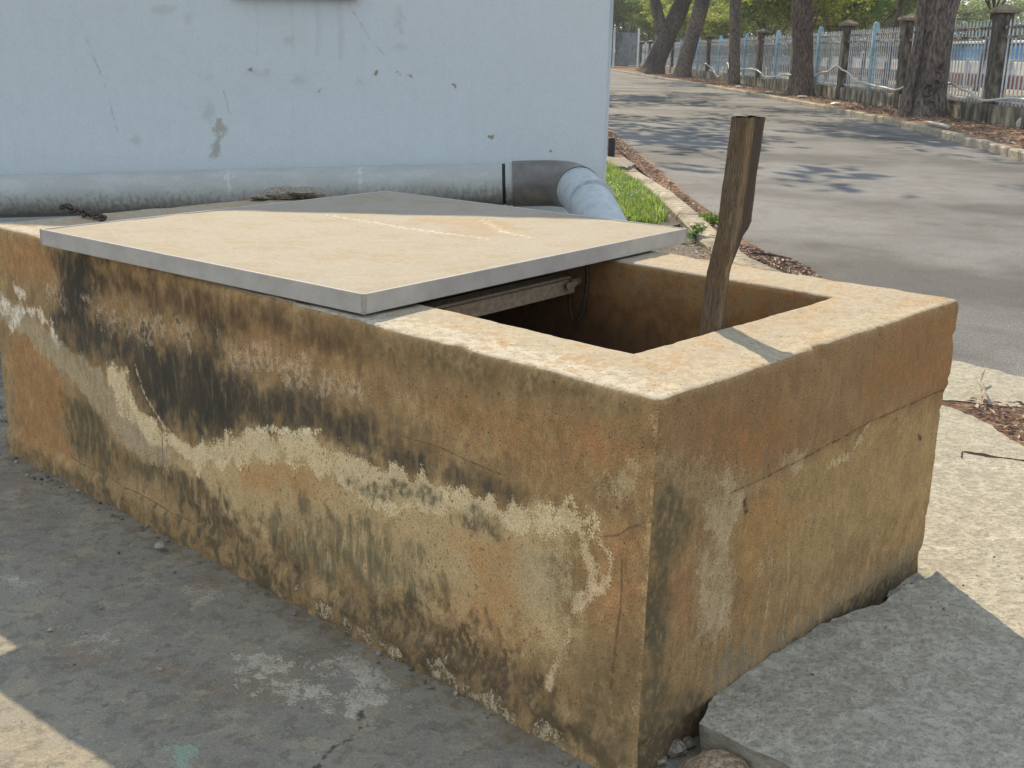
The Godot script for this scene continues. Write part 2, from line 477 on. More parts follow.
# ------------------------------------------------------------------ painted surfaces: stains, patches and drips in the surface's own metres
class Paint extends RefCounted:
	var w: int
	var h: int
	var mx: float   # metres covered
	var my: float
	var R: PackedFloat32Array
	var G: PackedFloat32Array
	var B: PackedFloat32Array
	var H: PackedFloat32Array
	var noise := {}
	var sd: int
	var gain := Vector3.ONE
	var seam := false

	func _init(width: int, height: int, metres_x: float, metres_y: float, seed_: int) -> void:
		w = width; h = height; mx = metres_x; my = metres_y; sd = seed_
		R.resize(w * h); G.resize(w * h); B.resize(w * h); H.resize(w * h)

	# noise by name: frequency per metre, octaves, vertical stretch
	func make(called: String, per_m: float, oct: int, stretch := 1.0, kind := FastNoiseLite.TYPE_SIMPLEX_SMOOTH, stretch_x := 1.0) -> void:
		var n := FastNoiseLite.new()
		n.seed = sd + called.hash() % 977
		n.noise_type = kind
		n.cellular_return_type = FastNoiseLite.RETURN_DISTANCE2_SUB if kind == FastNoiseLite.TYPE_CELLULAR else FastNoiseLite.RETURN_CELL_VALUE
		n.fractal_type = FastNoiseLite.FRACTAL_FBM if oct > 1 else FastNoiseLite.FRACTAL_NONE
		n.fractal_octaves = oct
		n.fractal_gain = 0.66 if oct > 4 else 0.6
		var px := mx / w
		n.frequency = per_m * px
		var hh := maxi(8, int(h * (my / h) / px / stretch))
		var ww := maxi(8, int(w / stretch_x))
		var im := n.get_seamless_image(ww, hh) if seam else n.get_image(ww, hh)
		im.convert(Image.FORMAT_L8)
		if hh != h or ww != w: im.resize(w, h, Image.INTERPOLATE_BILINEAR)
		noise[called] = im.get_data()

	func fill(c: Vector3) -> void:
		c /= 255.0
		R.fill(c.x); G.fill(c.y); B.fill(c.z); H.fill(0.5)

	# everywhere that a noise exceeds thr (0..255)
	func over(n: String, thr: float, soft: float, c: Vector3, op: float, dh := 0.0, n2 := "", amp2 := 0.0) -> void:
		c /= 255.0
		var a: PackedByteArray = noise[n]
		var b: PackedByteArray = noise[n2] if n2 else a
		var two := n2 != ""
		for i in w * h:
			var v := float(a[i])
			if two: v += amp2 * (b[i] - 128)
			if v > thr - soft:
				var t := minf((v - thr + soft) / (2.0 * soft), 1.0) * op
				R[i] += (c.x - R[i]) * t; G[i] += (c.y - G[i]) * t; B[i] += (c.z - B[i]) * t
				if dh != 0.0: H[i] += dh * t

	# multiply by 1 + amp * noise
	func grain(n: String, amp: float, dh := 0.0) -> void:
		var a: PackedByteArray = noise[n]
		for i in w * h:
			var v := (a[i] - 128) / 128.0
			var f := 1.0 + amp * v
			R[i] *= f; G[i] *= f; B[i] *= f; H[i] += dh * v

	# a polygon or stroke: soft in metres, edge broken by noise (amp in metres), op 0..1, hole noise punches gaps
	func shape(pts: Array, rad: Array, c: Vector3, op: float, soft := 0.006, n := "speck", amp := 0.02, dh := 0.0, gap := "", gap_at := 128.0, gap_soft := 30.0) -> void:
		c /= 255.0
		var P := PackedVector2Array()
		for k in range(0, pts.size(), 2): P.append(Vector2(pts[k], pts[k + 1]))
		var box := Rect2(P[0], Vector2.ZERO)
		for p in P: box = box.expand(p)
		var most := 0.0
		for r: float in rad: most = maxf(most, r)
		var reach := most + amp + soft + 0.004
		box = box.grow(reach)
		box = box.intersection(Rect2(0, 0, mx, my))
		if box.size.x <= 0.0 or box.size.y <= 0.0: return
		var step := 0.006 if most == 0.0 or most > 0.012 else 0.003
		if most > 0.0 and most < 0.005: step = 0.0015
		var cw := int(box.size.x / step) + 2
		var ch := int(box.size.y / step) + 2
		var scale := maxf(reach, 0.03)
		var by := PackedByteArray()
		by.resize(cw * ch)
		var m := P.size()
		for j in ch:
			for i in cw:
				var q := box.position + Vector2(box.size.x * i / (cw - 1), box.size.y * j / (ch - 1))
				var s := -1e9
				if rad.is_empty():
					var d := 1e9
					var ins := false
					var o := m - 1
					for k in m:
						var a := P[k]
						var b := P[o]
						var e := b - a
						var f := q - a
						d = minf(d, (f - e * clampf(f.dot(e) / e.length_squared(), 0, 1)).length_squared())
						if (a.y > q.y) != (b.y > q.y) and q.x < e.x * (q.y - a.y) / e.y + a.x: ins = not ins
						o = k
					s = sqrt(d) * (1.0 if ins else -1.0)
				else:
					for k in m - 1:
						var e := P[k + 1] - P[k]
						var f := q - P[k]
						var t := clampf(f.dot(e) / e.length_squared(), 0, 1)
						s = maxf(s, lerpf(rad[k], rad[k + 1], t) - (f - e * t).length())
				by[j * cw + i] = int(clampf(127.5 + s / scale * 127.5, 0, 255))
		var x0 := int(box.position.x / mx * w)
		var x1 := mini(w, int(box.end.x / mx * w))
		var y0 := int((my - box.end.y) / my * h)
		var y1 := mini(h, int((my - box.position.y) / my * h))
		if x1 <= x0 or y1 <= y0: return
		var im := Image.create_from_data(cw, ch, false, Image.FORMAT_L8, by)
		im.flip_y()
		im.resize(x1 - x0, y1 - y0, Image.INTERPOLATE_BILINEAR)
		var mk := im.get_data()
		var nz: PackedByteArray = noise[n]
		var gp: PackedByteArray = noise[gap] if gap else nz
		var bw := x1 - x0
		var ka := amp / 100.0
		var fz: PackedByteArray = noise['grit'] if noise.has('grit') else nz
		var kf := minf(amp, 0.03) * 0.45 / 100.0
		var ks := scale / 127.5
		for y in range(y0, y1):
			for x in range(x0, x1):
				var i := y * w + x
				var s := (mk[(y - y0) * bw + x - x0] - 127.5) * ks + (nz[i] - 128) * ka + (fz[i] - 128) * kf
				if s < -soft: continue
				var t := minf((s + soft) / (2.0 * soft), 1.0) * op
				if gap: t *= clampf((gp[i] + 0.5 * (fz[i] - 128) - gap_at + gap_soft) / (2.0 * gap_soft), 0.0, 1.0)
				R[i] += (c.x - R[i]) * t; G[i] += (c.y - G[i]) * t; B[i] += (c.z - B[i]) * t
				H[i] += dh * t

	func images() -> Array:
		var by := PackedByteArray()
		by.resize(w * h * 3)
		var hb := PackedByteArray()
		hb.resize(w * h)
		for i in w * h:
			by[i * 3] = int(clampf(R[i] * gain.x * 255.0, 0, 255))
			by[i * 3 + 1] = int(clampf(G[i] * gain.y * 255.0, 0, 255))
			by[i * 3 + 2] = int(clampf(B[i] * gain.z * 255.0, 0, 255))
			hb[i] = int(clampf(H[i] * 255.0, 0, 255))
		return [Image.create_from_data(w, h, false, Image.FORMAT_RGB8, by), Image.create_from_data(w, h, false, Image.FORMAT_L8, hb)]


func painted(called: String, p: Array, relief: float, rough := 0.9) -> StandardMaterial3D:
	var m := StandardMaterial3D.new()
	m.resource_name = called
	m.albedo_texture = ImageTexture.create_from_image(p[0])
	m.roughness = rough
	m.heightmap_enabled = relief > 0.0
	if relief > 0.0:
		m.heightmap_texture = ImageTexture.create_from_image(p[1])
		m.heightmap_scale = relief
	return m


# ------------------------------------------------------------------ the painted textures
const WARM := Vector3(1.08, 1.045, 1.01)   # from the colour seen in open shade to the colour of the thing
var art := {}


func long_side() -> void:
	var p := Paint.new(2048, 610, TL + 0.02, 0.77, 11)
	p.make("grit", 190.0, 3)
	p.make("speck", 42.0, 6, 1.4)
	p.make("mid", 11.0, 7, 1.3)
	p.make("streak", 30.0, 6, 3.6)
	p.make("blotch", 7.0, 5)
	p.make("pore", 130.0, 1)
	p.make("pit", 60.0, 2, 1.4)
	p.fill(Vector3(136, 114, 78))
	p.over("blotch", 130, 45, Vector3(150, 130, 94), 0.7)
	p.over("blotch", 70, 40, Vector3(112, 94, 62), 0.0)
	p.over("streak", 150, 30, Vector3(118, 98, 66), 0.5)
	p.over("mid", 150, 30, Vector3(154, 136, 100), 0.45)
	var look := {
		# colour, strength, soft, noise, ragged edge, relief, gap noise, gap at, gap softness
		"tan_body": [Vector3(170, 151, 112), 0.92, 0.03, "blotch", 0.05, 0.0, "", 0, 0],
		"orange": [Vector3(148, 111, 70), 0.8, 0.03, "mid", 0.04, 0.0, "streak", 70, 80],
		"orange2": [Vector3(142, 108, 69), 0.7, 0.05, "mid", 0.05, 0.0, "mid", 85, 80],
		"orange3": [Vector3(146, 106, 69), 0.5, 0.03, "mid", 0.03, 0.0, "mid", 85, 80],
		"orange4": [Vector3(160, 125, 82), 0.75, 0.04, "mid", 0.05, 0.0, "mid", 75, 80],
		"orange5": [Vector3(154, 116, 76), 0.7, 0.04, "mid", 0.04, 0.0, "mid", 75, 80],
		"brown_band": [Vector3(74, 58, 39), 0.85, 0.035, "mid", 0.05, 0.0, "streak", 62, 75],
		"top_grime": [Vector3(82, 72, 49), 0.75, 0.035, "mid", 0.05, 0.0, "speck", 118, 50],
		"black": [Vector3(60, 57, 46), 0.92, 0.05, "mid", 0.07, -0.02, "streak", 35, 90],
		"blacker": [Vector3(46, 45, 37), 0.7, 0.05, "mid", 0.06, 0.0, "streak", 60, 85],
		"dark_low": [Vector3(76, 69, 50), 0.85, 0.025, "mid", 0.05, 0.0, "streak", 85, 70],
		"mottle": [Vector3(92, 87, 64), 0.8, 0.04, "mid", 0.09, -0.02, "streak", 112, 60],
		"mottle2": [Vector3(72, 62, 45), 0.9, 0.04, "mid", 0.09, -0.02, "speck", 108, 45],
		"mottle3": [Vector3(100, 86, 60), 0.7, 0.03, "mid", 0.06, 0.0, "speck", 115, 40],
		"scum": [Vector3(164, 147, 122), 0.7, 0.012, "mid", 0.05, 0.05, "speck", 118, 40],
		"grey_drip": [Vector3(154, 143, 117), 0.9, 0.006, "mid", 0.035, 0.06, "streak", 70, 60],
		"cream": [Vector3(188, 174, 138), 0.93, 0.005, "mid", 0.035, 0.08, "mid", 40, 60],
		"dark_strip": [Vector3(88, 81, 60), 0.85, 0.01, "mid", 0.03, -0.03, "speck", 105, 55],
		"white": [Vector3(198, 190, 172), 0.95, 0.003, "mid", 0.025, 0.12, "speck", 80, 50],
		"white2": [Vector3(192, 182, 152), 0.9, 0.003, "speck", 0.012, 0.08, "speck", 105, 35],
		"drip": [Vector3(184, 168, 133), 0.9, 0.003, "mid", 0.012, 0.1, "speck", 60, 50],
		"greypatch": [Vector3(156, 145, 112), 0.8, 0.012, "mid", 0.03, 0.0, "speck", 90, 60],
		"base_white": [Vector3(166, 155, 130), 0.8, 0.006, "mid", 0.04, 0.15, "speck", 120, 30],
		"crack": [Vector3(76, 62, 44), 0.55, 0.0012, "speck", 0.002, -0.25, "speck", 90, 50],
		"paleline": [Vector3(180, 166, 134), 0.85, 0.002, "speck", 0.004, 0.08, "speck", 90, 40],
	}
	# a band of dark growth and rubble along the foot
	p.shape([-0.1, -0.1, 2.8, -0.1, 2.8, 0.05, 1.9, 0.045, 1.3, 0.06, 0.9, 0.05, 0.5, 0.06, -0.1, 0.08], [], Vector3(84, 76, 54), 0.85, 0.02, "mid", 0.06, 0.0, "mid", 118, 30)
	for s: Array in STAINS_LONG:
		var k: Array = look[s[0]]
		p.shape(s[1], s[2] if s.size() > 2 else [], k[0], k[1], k[2], k[3], k[4], k[5], k[6], k[7], k[8])
	# flecks of the dark growth scattered over the cream, and pores
	p.shape([0.25, 0.12, 1.2, 0.1, 1.3, 0.4, 0.9, 0.44, 0.3, 0.45], [], Vector3(84, 74, 52), 0.75, 0.02, "blotch", 0.03, 0.0, "speck", 196, 9)
	p.shape([0.0, -0.1, 0.004, 0.3, 0.0, 0.8], [0.007, 0.006, 0.006], Vector3(174, 156, 118), 0.5, 0.003, "mid", 0.02, 0.05, "mid", 110, 50)
	p.over("pore", 232, 8, Vector3(62, 52, 36), 0.7, -0.3)
	p.over("pit", 226, 7, Vector3(60, 50, 36), 0.6, -0.3)
	p.grain("grit", 0.22, 0.1)
	p.grain("speck", 0.10, 0.05)
	p.grain("mid", 0.05, 0.06)
	p.grain("blotch", 0.04, 0.1)
	p.gain = WARM * 1.12
	art.long_side = p.images()


func end_side() -> void:
	var p := Paint.new(1024, 600, 1.314, 0.77, 23)
	p.make("grit", 190.0, 3)
	p.make("speck", 42.0, 6, 1.4)
	p.make("mid", 11.0, 7, 1.3)
	p.make("streak", 34.0, 6, 5.0)
	p.make("blotch", 7.0, 5)
	p.make("pore", 130.0, 1)
	p.make("pit", 55.0, 2, 1.4)
	p.fill(Vector3(136, 114, 77))
	p.over("blotch", 130, 45, Vector3(148, 127, 88), 0.6)
	p.over("streak", 145, 30, Vector3(120, 96, 60), 0.5)
	p.over("mid", 150, 30, Vector3(150, 130, 92), 0.35)
	var look := {
		"upper": [Vector3(122, 98, 66), 0.6, 0.02, "speck", 0.02, 0.06, "speck", 70, 60],
		"orange": [Vector3(132, 97, 58), 0.75, 0.05, "mid", 0.05, 0.0, "mid", 75, 80],
		"orange2": [Vector3(136, 100, 61), 0.75, 0.05, "mid", 0.05, 0.0, "mid", 75, 80],
		"greypatch": [Vector3(140, 126, 94), 0.7, 0.015, "speck", 0.03, 0.0, "speck", 85, 60],
		"tan": [Vector3(150, 130, 88), 0.7, 0.03, "blotch", 0.05, 0.0, "streak", 90, 60],
		"orange3": [Vector3(150, 117, 72), 0.75, 0.04, "mid", 0.05, 0.0, "streak", 75, 80],
		"orange4": [Vector3(148, 112, 76), 0.7, 0.03, "mid", 0.03, 0.0, "mid", 70, 80],
		"mould": [Vector3(72, 68, 49), 0.8, 0.03, "mid", 0.06, 0.0, "speck", 100, 50],
		"mould2": [Vector3(76, 72, 54), 0.8, 0.03, "mid", 0.06, 0.0, "speck", 95, 55],
		"white": [Vector3(162, 150, 122), 0.72, 0.008, "mid", 0.035, 0.05, "mid", 85, 60],
		"cream": [Vector3(176, 162, 130), 0.8, 0.004, "speck", 0.012, 0.05, "speck", 85, 50],
		"lowgrey": [Vector3(120, 113, 94), 0.8, 0.025, "streak", 0.06, 0.0, "streak", 100, 50],
		"paleline": [Vector3(166, 150, 112), 0.7, 0.0015, "speck", 0.003, 0.06, "speck", 90, 50],
		"darkline": [Vector3(60, 48, 32), 0.85, 0.003, "speck", 0.006, -0.2, "speck", 70, 50],
		"joint": [Vector3(88, 66, 42), 0.8, 0.002, "speck", 0.004, -0.3, "speck", 95, 50],
	}
	for s: Array in STAINS_END:
		var k: Array = look[s[0]]
		p.shape(s[1], s[2] if s.size() > 2 else [], k[0], k[1], k[2], k[3], k[4], k[5], k[6], k[7], k[8])
	p.shape([-0.1, -0.1, 1.4, -0.1, 1.4, 0.06, 0.7, 0.07, 0.3, 0.06, -0.1, 0.1], [], Vector3(78, 70, 52), 0.8, 0.02, "speck", 0.05, 0.0, "speck", 95, 45)
	p.over("pore", 234, 8, Vector3(62, 50, 34), 0.7, -0.3)
	p.over("pit", 228, 7, Vector3(64, 48, 32), 0.6, -0.3)
	p.grain("grit", 0.2, 0.1)
	p.grain("speck", 0.10, 0.05)
	p.grain("mid", 0.04, 0.06)
	p.grain("blotch", 0.04, 0.1)
	p.gain = WARM * 1.06
	art.end_side = p.images()


func tank_top() -> void:
	var p := Paint.new(1536, 740, TL, TW, 31)
	p.make("grit", 170.0, 3)
	p.make("speck", 28.0, 6)
	p.make("blotch", 6.0, 5)
	p.make("pore", 100.0, 1)
	p.fill(Vector3(174, 162, 139))
	p.over("blotch", 140, 30, Vector3(176, 150, 114), 0.55)
	p.over("blotch", 175, 25, Vector3(178, 144, 102), 0.4)
	p.over("speck", 150, 30, Vector3(182, 172, 152), 0.5, 0.06)
	p.over("speck", 190, 16, Vector3(160, 140, 108), 0.35)
	# a paler worn edge along the long side
	p.shape([-0.05, -0.05, 2.7, -0.05, 2.7, 0.06, 1.2, 0.07, 0.6, 0.09, 0.0, 0.08], [], Vector3(196, 188, 170), 0.75, 0.02, "speck", 0.05, 0.05, "speck", 95, 50)
	p.shape([-0.05, 0.1, 0.07, 0.1, 0.06, 1.0, -0.05, 1.2], [], Vector3(188, 174, 146), 0.6, 0.02, "speck", 0.05, 0.03, "speck", 105, 40)
	p.over("pore", 218, 8, Vector3(120, 98, 66), 0.7, -0.3)
	p.grain("grit", 0.1, 0.06)
	p.grain("speck", 0.06, 0.12)
	p.gain = Vector3(0.93, 0.93, 0.93)
	art.tank_top = p.images()


func tank_inside() -> void:
	var p := Paint.new(1024, 384, 2.4, 0.75, 37)
	p.make("grit", 200.0, 2)
	p.make("speck", 20.0, 6, 1.5)
	p.make("blotch", 7.0, 5)
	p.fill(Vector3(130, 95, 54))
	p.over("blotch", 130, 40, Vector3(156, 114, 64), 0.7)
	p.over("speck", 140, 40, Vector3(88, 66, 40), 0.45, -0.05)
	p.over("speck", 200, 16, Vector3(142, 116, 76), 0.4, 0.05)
	p.shape([-0.1, -0.1, 2.6, -0.1, 2.6, 0.58, 1.0, 0.54, 0.6, 0.46, -0.1, 0.46], [], Vector3(44, 36, 27), 0.8, 0.12, "blotch", 0.05)  # dark lower walls: the shade inside the tank, painted into the concrete colour
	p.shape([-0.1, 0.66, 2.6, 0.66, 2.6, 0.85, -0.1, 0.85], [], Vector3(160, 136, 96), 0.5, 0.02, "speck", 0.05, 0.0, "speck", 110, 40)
	p.grain("grit", 0.12, 0.05)
	art.tank_inside = p.images()


func yard_paint() -> void:
	var p := Paint.new(1400, 1400, 3.4, 3.4, 41)
	p.make("grit", 150.0, 3)
	p.make("speck", 16.0, 7)
	p.make("wide", 6.0, 7, 0.8)
	p.make("blotch", 1.8, 6)
	p.make("chip", 26.0, 3, 0.7)
	p.fill(Vector3(112, 110, 102))
	p.over("blotch", 132, 40, Vector3(98, 97, 92), 0.8)
	p.over("blotch", 175, 30, Vector3(112, 98, 80), 0.7)
	p.over("wide", 120, 30, Vector3(112, 107, 95), 0.5, 0.05)
	p.over("speck", 150, 30, Vector3(78, 76, 69), 0.6, -0.1)
	p.over("wide", 172, 12, Vector3(122, 117, 104), 0.7, 0.12)
	p.over("chip", 196, 10, Vector3(132, 127, 114), 0.5, 0.15)
	p.over("chip", 226, 7, Vector3(66, 63, 56), 0.7, -0.25)
	# flaked pale patches and a green one; x from -3.0, y up from z -0.9
	for s in [[[2.40, 1.37, 2.46, 1.41, 2.51, 1.38, 2.52, 1.33, 2.45, 1.31], 150], [[2.43, 1.28, 2.53, 1.3, 2.62, 1.27, 2.62, 1.21, 2.55, 1.22, 2.46, 1.25], 156],
			[[2.58, 1.37, 2.66, 1.43, 2.76, 1.33, 2.77, 1.21, 2.68, 1.17, 2.63, 1.2, 2.68, 1.28], 152], [[1.72, 2.2, 1.8, 2.24, 1.85, 2.17, 1.78, 2.15], 132], [[2.0, 1.5, 2.09, 1.47, 2.1, 1.39, 2.04, 1.42], 132], [[1.7, 1.76, 1.83, 1.74, 1.83, 1.66, 1.75, 1.68], 140], [[2.2, 1.7, 2.3, 1.74, 2.34, 1.68, 2.26, 1.65], 130]]:
		p.shape(s[0], [], Vector3(s[1], s[1] - 4, s[1] - 14), 0.7, 0.006, "speck", 0.06, 0.2, "wide", 105, 45)
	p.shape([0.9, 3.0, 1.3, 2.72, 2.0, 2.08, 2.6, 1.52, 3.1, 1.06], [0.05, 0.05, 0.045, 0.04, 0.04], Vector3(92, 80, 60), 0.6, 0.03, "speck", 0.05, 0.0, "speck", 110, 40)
	p.shape([2.35, 1.03, 2.39, 1.06, 2.42, 1.01, 2.4, 0.97, 2.37, 0.99], [], Vector3(108, 126, 114), 0.8, 0.004, "speck", 0.02, 0.1)
	p.shape([2.71, 1.18, 2.715, 1.09, 2.67, 1.05, 2.64, 0.96], [0.003, 0.003, 0.003, 0.002], Vector3(54, 52, 47), 0.85, 0.002, "speck", 0.012, -0.35)
	p.grain("grit", 0.16, 0.08)
	p.grain("speck", 0.07, 0.1)
	p.gain = Vector3(1.27, 1.25, 1.21)
	art.yard = p.images()


func slab_paint() -> void:
	var p := Paint.new(1024, 1024, 2.0, 2.0, 53)
	p.make("grit", 190.0, 2)
	p.make("brush", 16.0, 7, 0.7)
	p.make("crumb", 45.0, 6)
	p.make("speck", 18.0, 6)
	p.make("blotch", 3.0, 5)
	p.fill(Vector3(140, 137, 126))
	p.over("blotch", 132, 40, Vector3(126, 122, 110), 0.7)
	p.over("brush", 146, 22, Vector3(120, 117, 107), 0.5, -0.08)
	p.over("brush", 90, 20, Vector3(140, 137, 126), 0.0)
	p.over("crumb", 150, 24, Vector3(104, 101, 92), 0.6, -0.22)
	p.over("speck", 165, 22, Vector3(156, 153, 143), 0.6, 0.14)
	p.over("speck", 200, 12, Vector3(98, 95, 86), 0.5, -0.14)
	for s in [[0.2, 1.3, 0.45, 1.34, 0.7, 1.31], [0.25, 1.22, 0.4, 1.05, 0.5, 0.95], [0.9, 1.0, 1.3, 0.9, 1.6, 0.95], [0.6, 0.7, 0.8, 0.8, 0.85, 0.95], [1.1, 1.5, 1.5, 1.62, 1.8, 1.6]]:
		p.shape(s, [0.002, 0.006, 0.003], Vector3(158, 155, 144), 0.6, 0.004, "speck", 0.012, 0.14)
	p.shape([0.3, 1.12, 0.5, 0.98, 0.62, 0.86], [0.003, 0.004, 0.002], Vector3(84, 82, 76), 0.6, 0.003, "speck", 0.01, -0.2)
	p.grain("grit", 0.14, 0.06)
	p.grain("speck", 0.06, 0.1)
	p.gain = Vector3(1.2, 1.19, 1.16)
	art.slab = p.images()


func lid_paint() -> void:
	var p := Paint.new(1024, 1024, 1.4, 1.4, 61)
	p.make("grit", 170.0, 3)
	p.make("flake", 26.0, 5, 1.0, FastNoiseLite.TYPE_SIMPLEX_SMOOTH, 2.0)
	p.make("blotch", 4.0, 5)
	p.make("speck", 40.0, 4)
	p.fill(Vector3(164, 156, 140))
	p.over("blotch", 140, 35, Vector3(160, 146, 122), 0.75)
	p.over("flake", 140, 30, Vector3(174, 166, 149), 0.5, 0.03)
	p.over("flake", 180, 18, Vector3(148, 136, 116), 0.4, -0.03)
	p.over("speck", 196, 12, Vector3(146, 122, 88), 0.4)
	p.shape([1.04, 0.60, 0.75, 0.62, 0.51, 0.615, 0.33, 0.60], [0.003, 0.008, 0.01, 0.003], Vector3(206, 198, 180), 0.7, 0.008, "speck", 0.02, 0.04, "speck", 95, 50)
	p.shape([0.59, 0.33, 0.48, 0.40, 0.38, 0.47, 0.25, 0.49], [0.008, 0.012, 0.008, 0.003], Vector3(210, 198, 176), 0.75, 0.006, "speck", 0.02, 0.04)
	p.shape([0.74, 0.48, 0.62, 0.27, 0.36, 0.41, 0.42, 0.58], [], Vector3(164, 134, 96), 0.45, 0.04, "blotch", 0.05)
	p.grain("grit", 0.08, 0.05)
	p.grain("speck", 0.05, 0.06)
	p.gain = Vector3(0.95, 0.95, 0.95)
	art.lid = p.images()


func wall_paint() -> void:
	var p := Paint.new(2048, 1024, 5.2, 2.6, 71)
	p.make("grit", 60.0, 3)
	p.make("speck", 12.0, 6)
	p.make("streak", 12.0, 4, 9.0)
	p.make("blotch", 1.1, 5)
	p.fill(Vector3(190, 204, 212))
	p.over("blotch", 140, 45, Vector3(184, 197, 204), 0.7)
	p.over("streak", 180, 45, Vector3(176, 188, 194), 0.12)
	p.over("speck", 236, 10, Vector3(170, 178, 182), 0.2)
	# smudges and chips, metres from the wall's right end and the ground
	var k := 1.1
	for s in [[-1.61, 1.45, 0.045, 0.02], [-1.51, 1.42, 0.022, 0.02], [-1.05, 1.33, 0.035, 0.014], [-1.44, 1.16, 0.02, 0.012], [-1.23, 1.19, 0.02, 0.006], [-1.18, 1.18, 0.03, 0.008], [-1.01, 1.16, 0.035, 0.02],
			[-0.55, 1.43, 0.016, 0.05], [-1.78, 0.87, 0.02, 0.02], [-0.55, 1.31, 0.03, 0.008], [-1.43, 1.0, 0.02, 0.05], [-0.72, 1.15, 0.03, 0.01]]:
		var x: float = s[0] * k + 4.74
		var y: float = 1.309 + (s[1] - 1.309) * k
		var a: float = s[2] * k
		var b: float = s[3] * k
		p.shape([x - a, y - b * 0.4, x - a * 0.2, y + b, x + a, y + b * 0.5, x + a * 0.5, y - b], [], Vector3(158, 166, 166), 0.4, 0.016, "speck", 0.03, -0.04)
	var X := -1.41 * k + 4.74
	var Y := 1.309 + (0.88 - 1.309) * k
	p.shape([X - 0.03, Y - 0.09, X + 0.01, Y - 0.08, X + 0.04, Y + 0.03, X + 0.07, Y + 0.06, X + 0.03, Y + 0.1, X - 0.01, Y + 0.05, X + 0.005, Y], [], Vector3(142, 138, 124), 0.6, 0.01, "speck", 0.02, -0.1)
	for s in [[-0.71, 1.3], [-0.92, 1.11], [-1.23, 1.195], [-0.5, 1.19], [-0.55, 1.2], [-0.66, 1.19], [-0.3, 1.15], [-0.12, 0.92], [0.16, 0.86]]:
		var x: float = s[0] * k + 4.74
		var y: float = 1.309 + (s[1] - 1.309) * k
		p.shape([x - 0.012, y + 0.004 * sin(x * 40.0), x + 0.002, y + 0.005 * cos(x * 70.0), x + 0.008, y - 0.014 * sin(x * 23.0)], [0.0015, 0.004, 0.0015], Vector3(124, 110, 90), 0.75, 0.003, "speck", 0.01, -0.15)
	# hairline cracks and runs below the window
	for s in [[-1.36, 1.1, -1.33, 0.98, -1.36, 0.92], [-0.78, 1.5, -0.68, 1.34, -0.6, 1.26], [-2.0, 1.4, -1.9, 1.1, -1.86, 0.9]]:
		var q := []
		for i in range(0, s.size(), 2):
			q.append(s[i] * k + 4.74); q.append(1.309 + (s[i + 1] - 1.309) * k)
		p.shape(q, [0.0012, 0.0014, 0.0008], Vector3(156, 166, 170), 0.5, 0.002, "speck", 0.01, -0.1)
	for x in [3.42, 3.6, 3.72, 3.84]:
		p.shape([x, 1.53, x + 0.01, 1.4, x, 1.26], [0.008, 0.006, 0.002], Vector3(164, 176, 182), 0.35, 0.012, "streak", 0.01)
	p.grain("grit", 0.03, 0.05)
	p.grain("blotch", 0.02, 0.25)
	p.grain("speck", 0.012, 0.12)
	p.gain = Vector3(1.08, 1.06, 1.03)
	art.wall = p.images()


func pipe_paint() -> void:
	var p := Paint.new(2048, 256, 4.0, 0.7, 83)
	p.make("grit", 90.0, 3)
	p.make("speck", 60.0, 5)
	p.make("streak", 40.0, 3, 4.0)
	p.make("blotch", 3.0, 5)
	p.fill(Vector3(150, 159, 160))
	p.over("blotch", 140, 40, Vector3(160, 170, 171), 0.8)
	p.over("speck", 186, 20, Vector3(132, 138, 134), 0.55)
	p.over("streak", 205, 14, Vector3(172, 180, 178), 0.5)
	p.over("speck", 215, 10, Vector3(176, 184, 182), 0.4)
	for x in [2.75, 3.32]:
		p.shape([x, 0.7, x + 0.01, 0.4, x, 0.2], [0.006, 0.008, 0.003], Vector3(182, 190, 190), 0.6, 0.004, "streak", 0.02)
	# shade of the underside painted into the pipe colour, its edge streaky
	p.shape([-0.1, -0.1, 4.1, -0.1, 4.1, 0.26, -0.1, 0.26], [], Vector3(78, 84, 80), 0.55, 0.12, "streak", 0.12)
	p.grain("grit", 0.06, 0.05)
	p.gain = Vector3(1.12, 1.08, 1.04)
	art.pipe = p.images()


func wood_paint() -> void:
	var p := Paint.new(256, 1024, 0.25, 1.2, 91)
	p.make("grain", 220.0, 4, 14.0)
	p.make("fine", 500.0, 2, 6.0)
	p.make("blotch", 7.0, 4, 2.0)
	p.fill(Vector3(108, 92, 70))
	p.over("blotch", 130, 40, Vector3(96, 76, 50), 0.7)
	p.over("grain", 140, 25, Vector3(66, 54, 40), 0.8, -0.3)
	p.over("grain", 190, 14, Vector3(156, 140, 112), 0.65, 0.15)
	p.over("blotch", 190, 25, Vector3(120, 92, 58), 0.5)
	for s in [[0.06, 1.05, 0.065, 0.9], [0.12, 0.95, 0.118, 0.8], [0.03, 0.7, 0.034, 0.55], [0.09, 0.6, 0.088, 0.5]]:
		p.shape(s, [0.002, 0.001], Vector3(40, 30, 22), 0.9, 0.001, "fine", 0.003, -0.4)
	p.shape([0.066, -0.1, 0.126, -0.1, 0.126, 1.3, 0.066, 1.3], [], Vector3(56, 46, 36), 0.65, 0.004, "grain", 0.012)  # right face of the post: its shade put into the wood colour
	p.shape([0.06, -0.1, 0.058, 0.4, 0.061, 0.8, 0.06, 1.3], [0.006, 0.005, 0.007, 0.009], Vector3(158, 136, 100), 0.7, 0.004, "grain", 0.01, 0.05)
	p.grain("fine", 0.16, 0.08)
	art.wood = p.images()


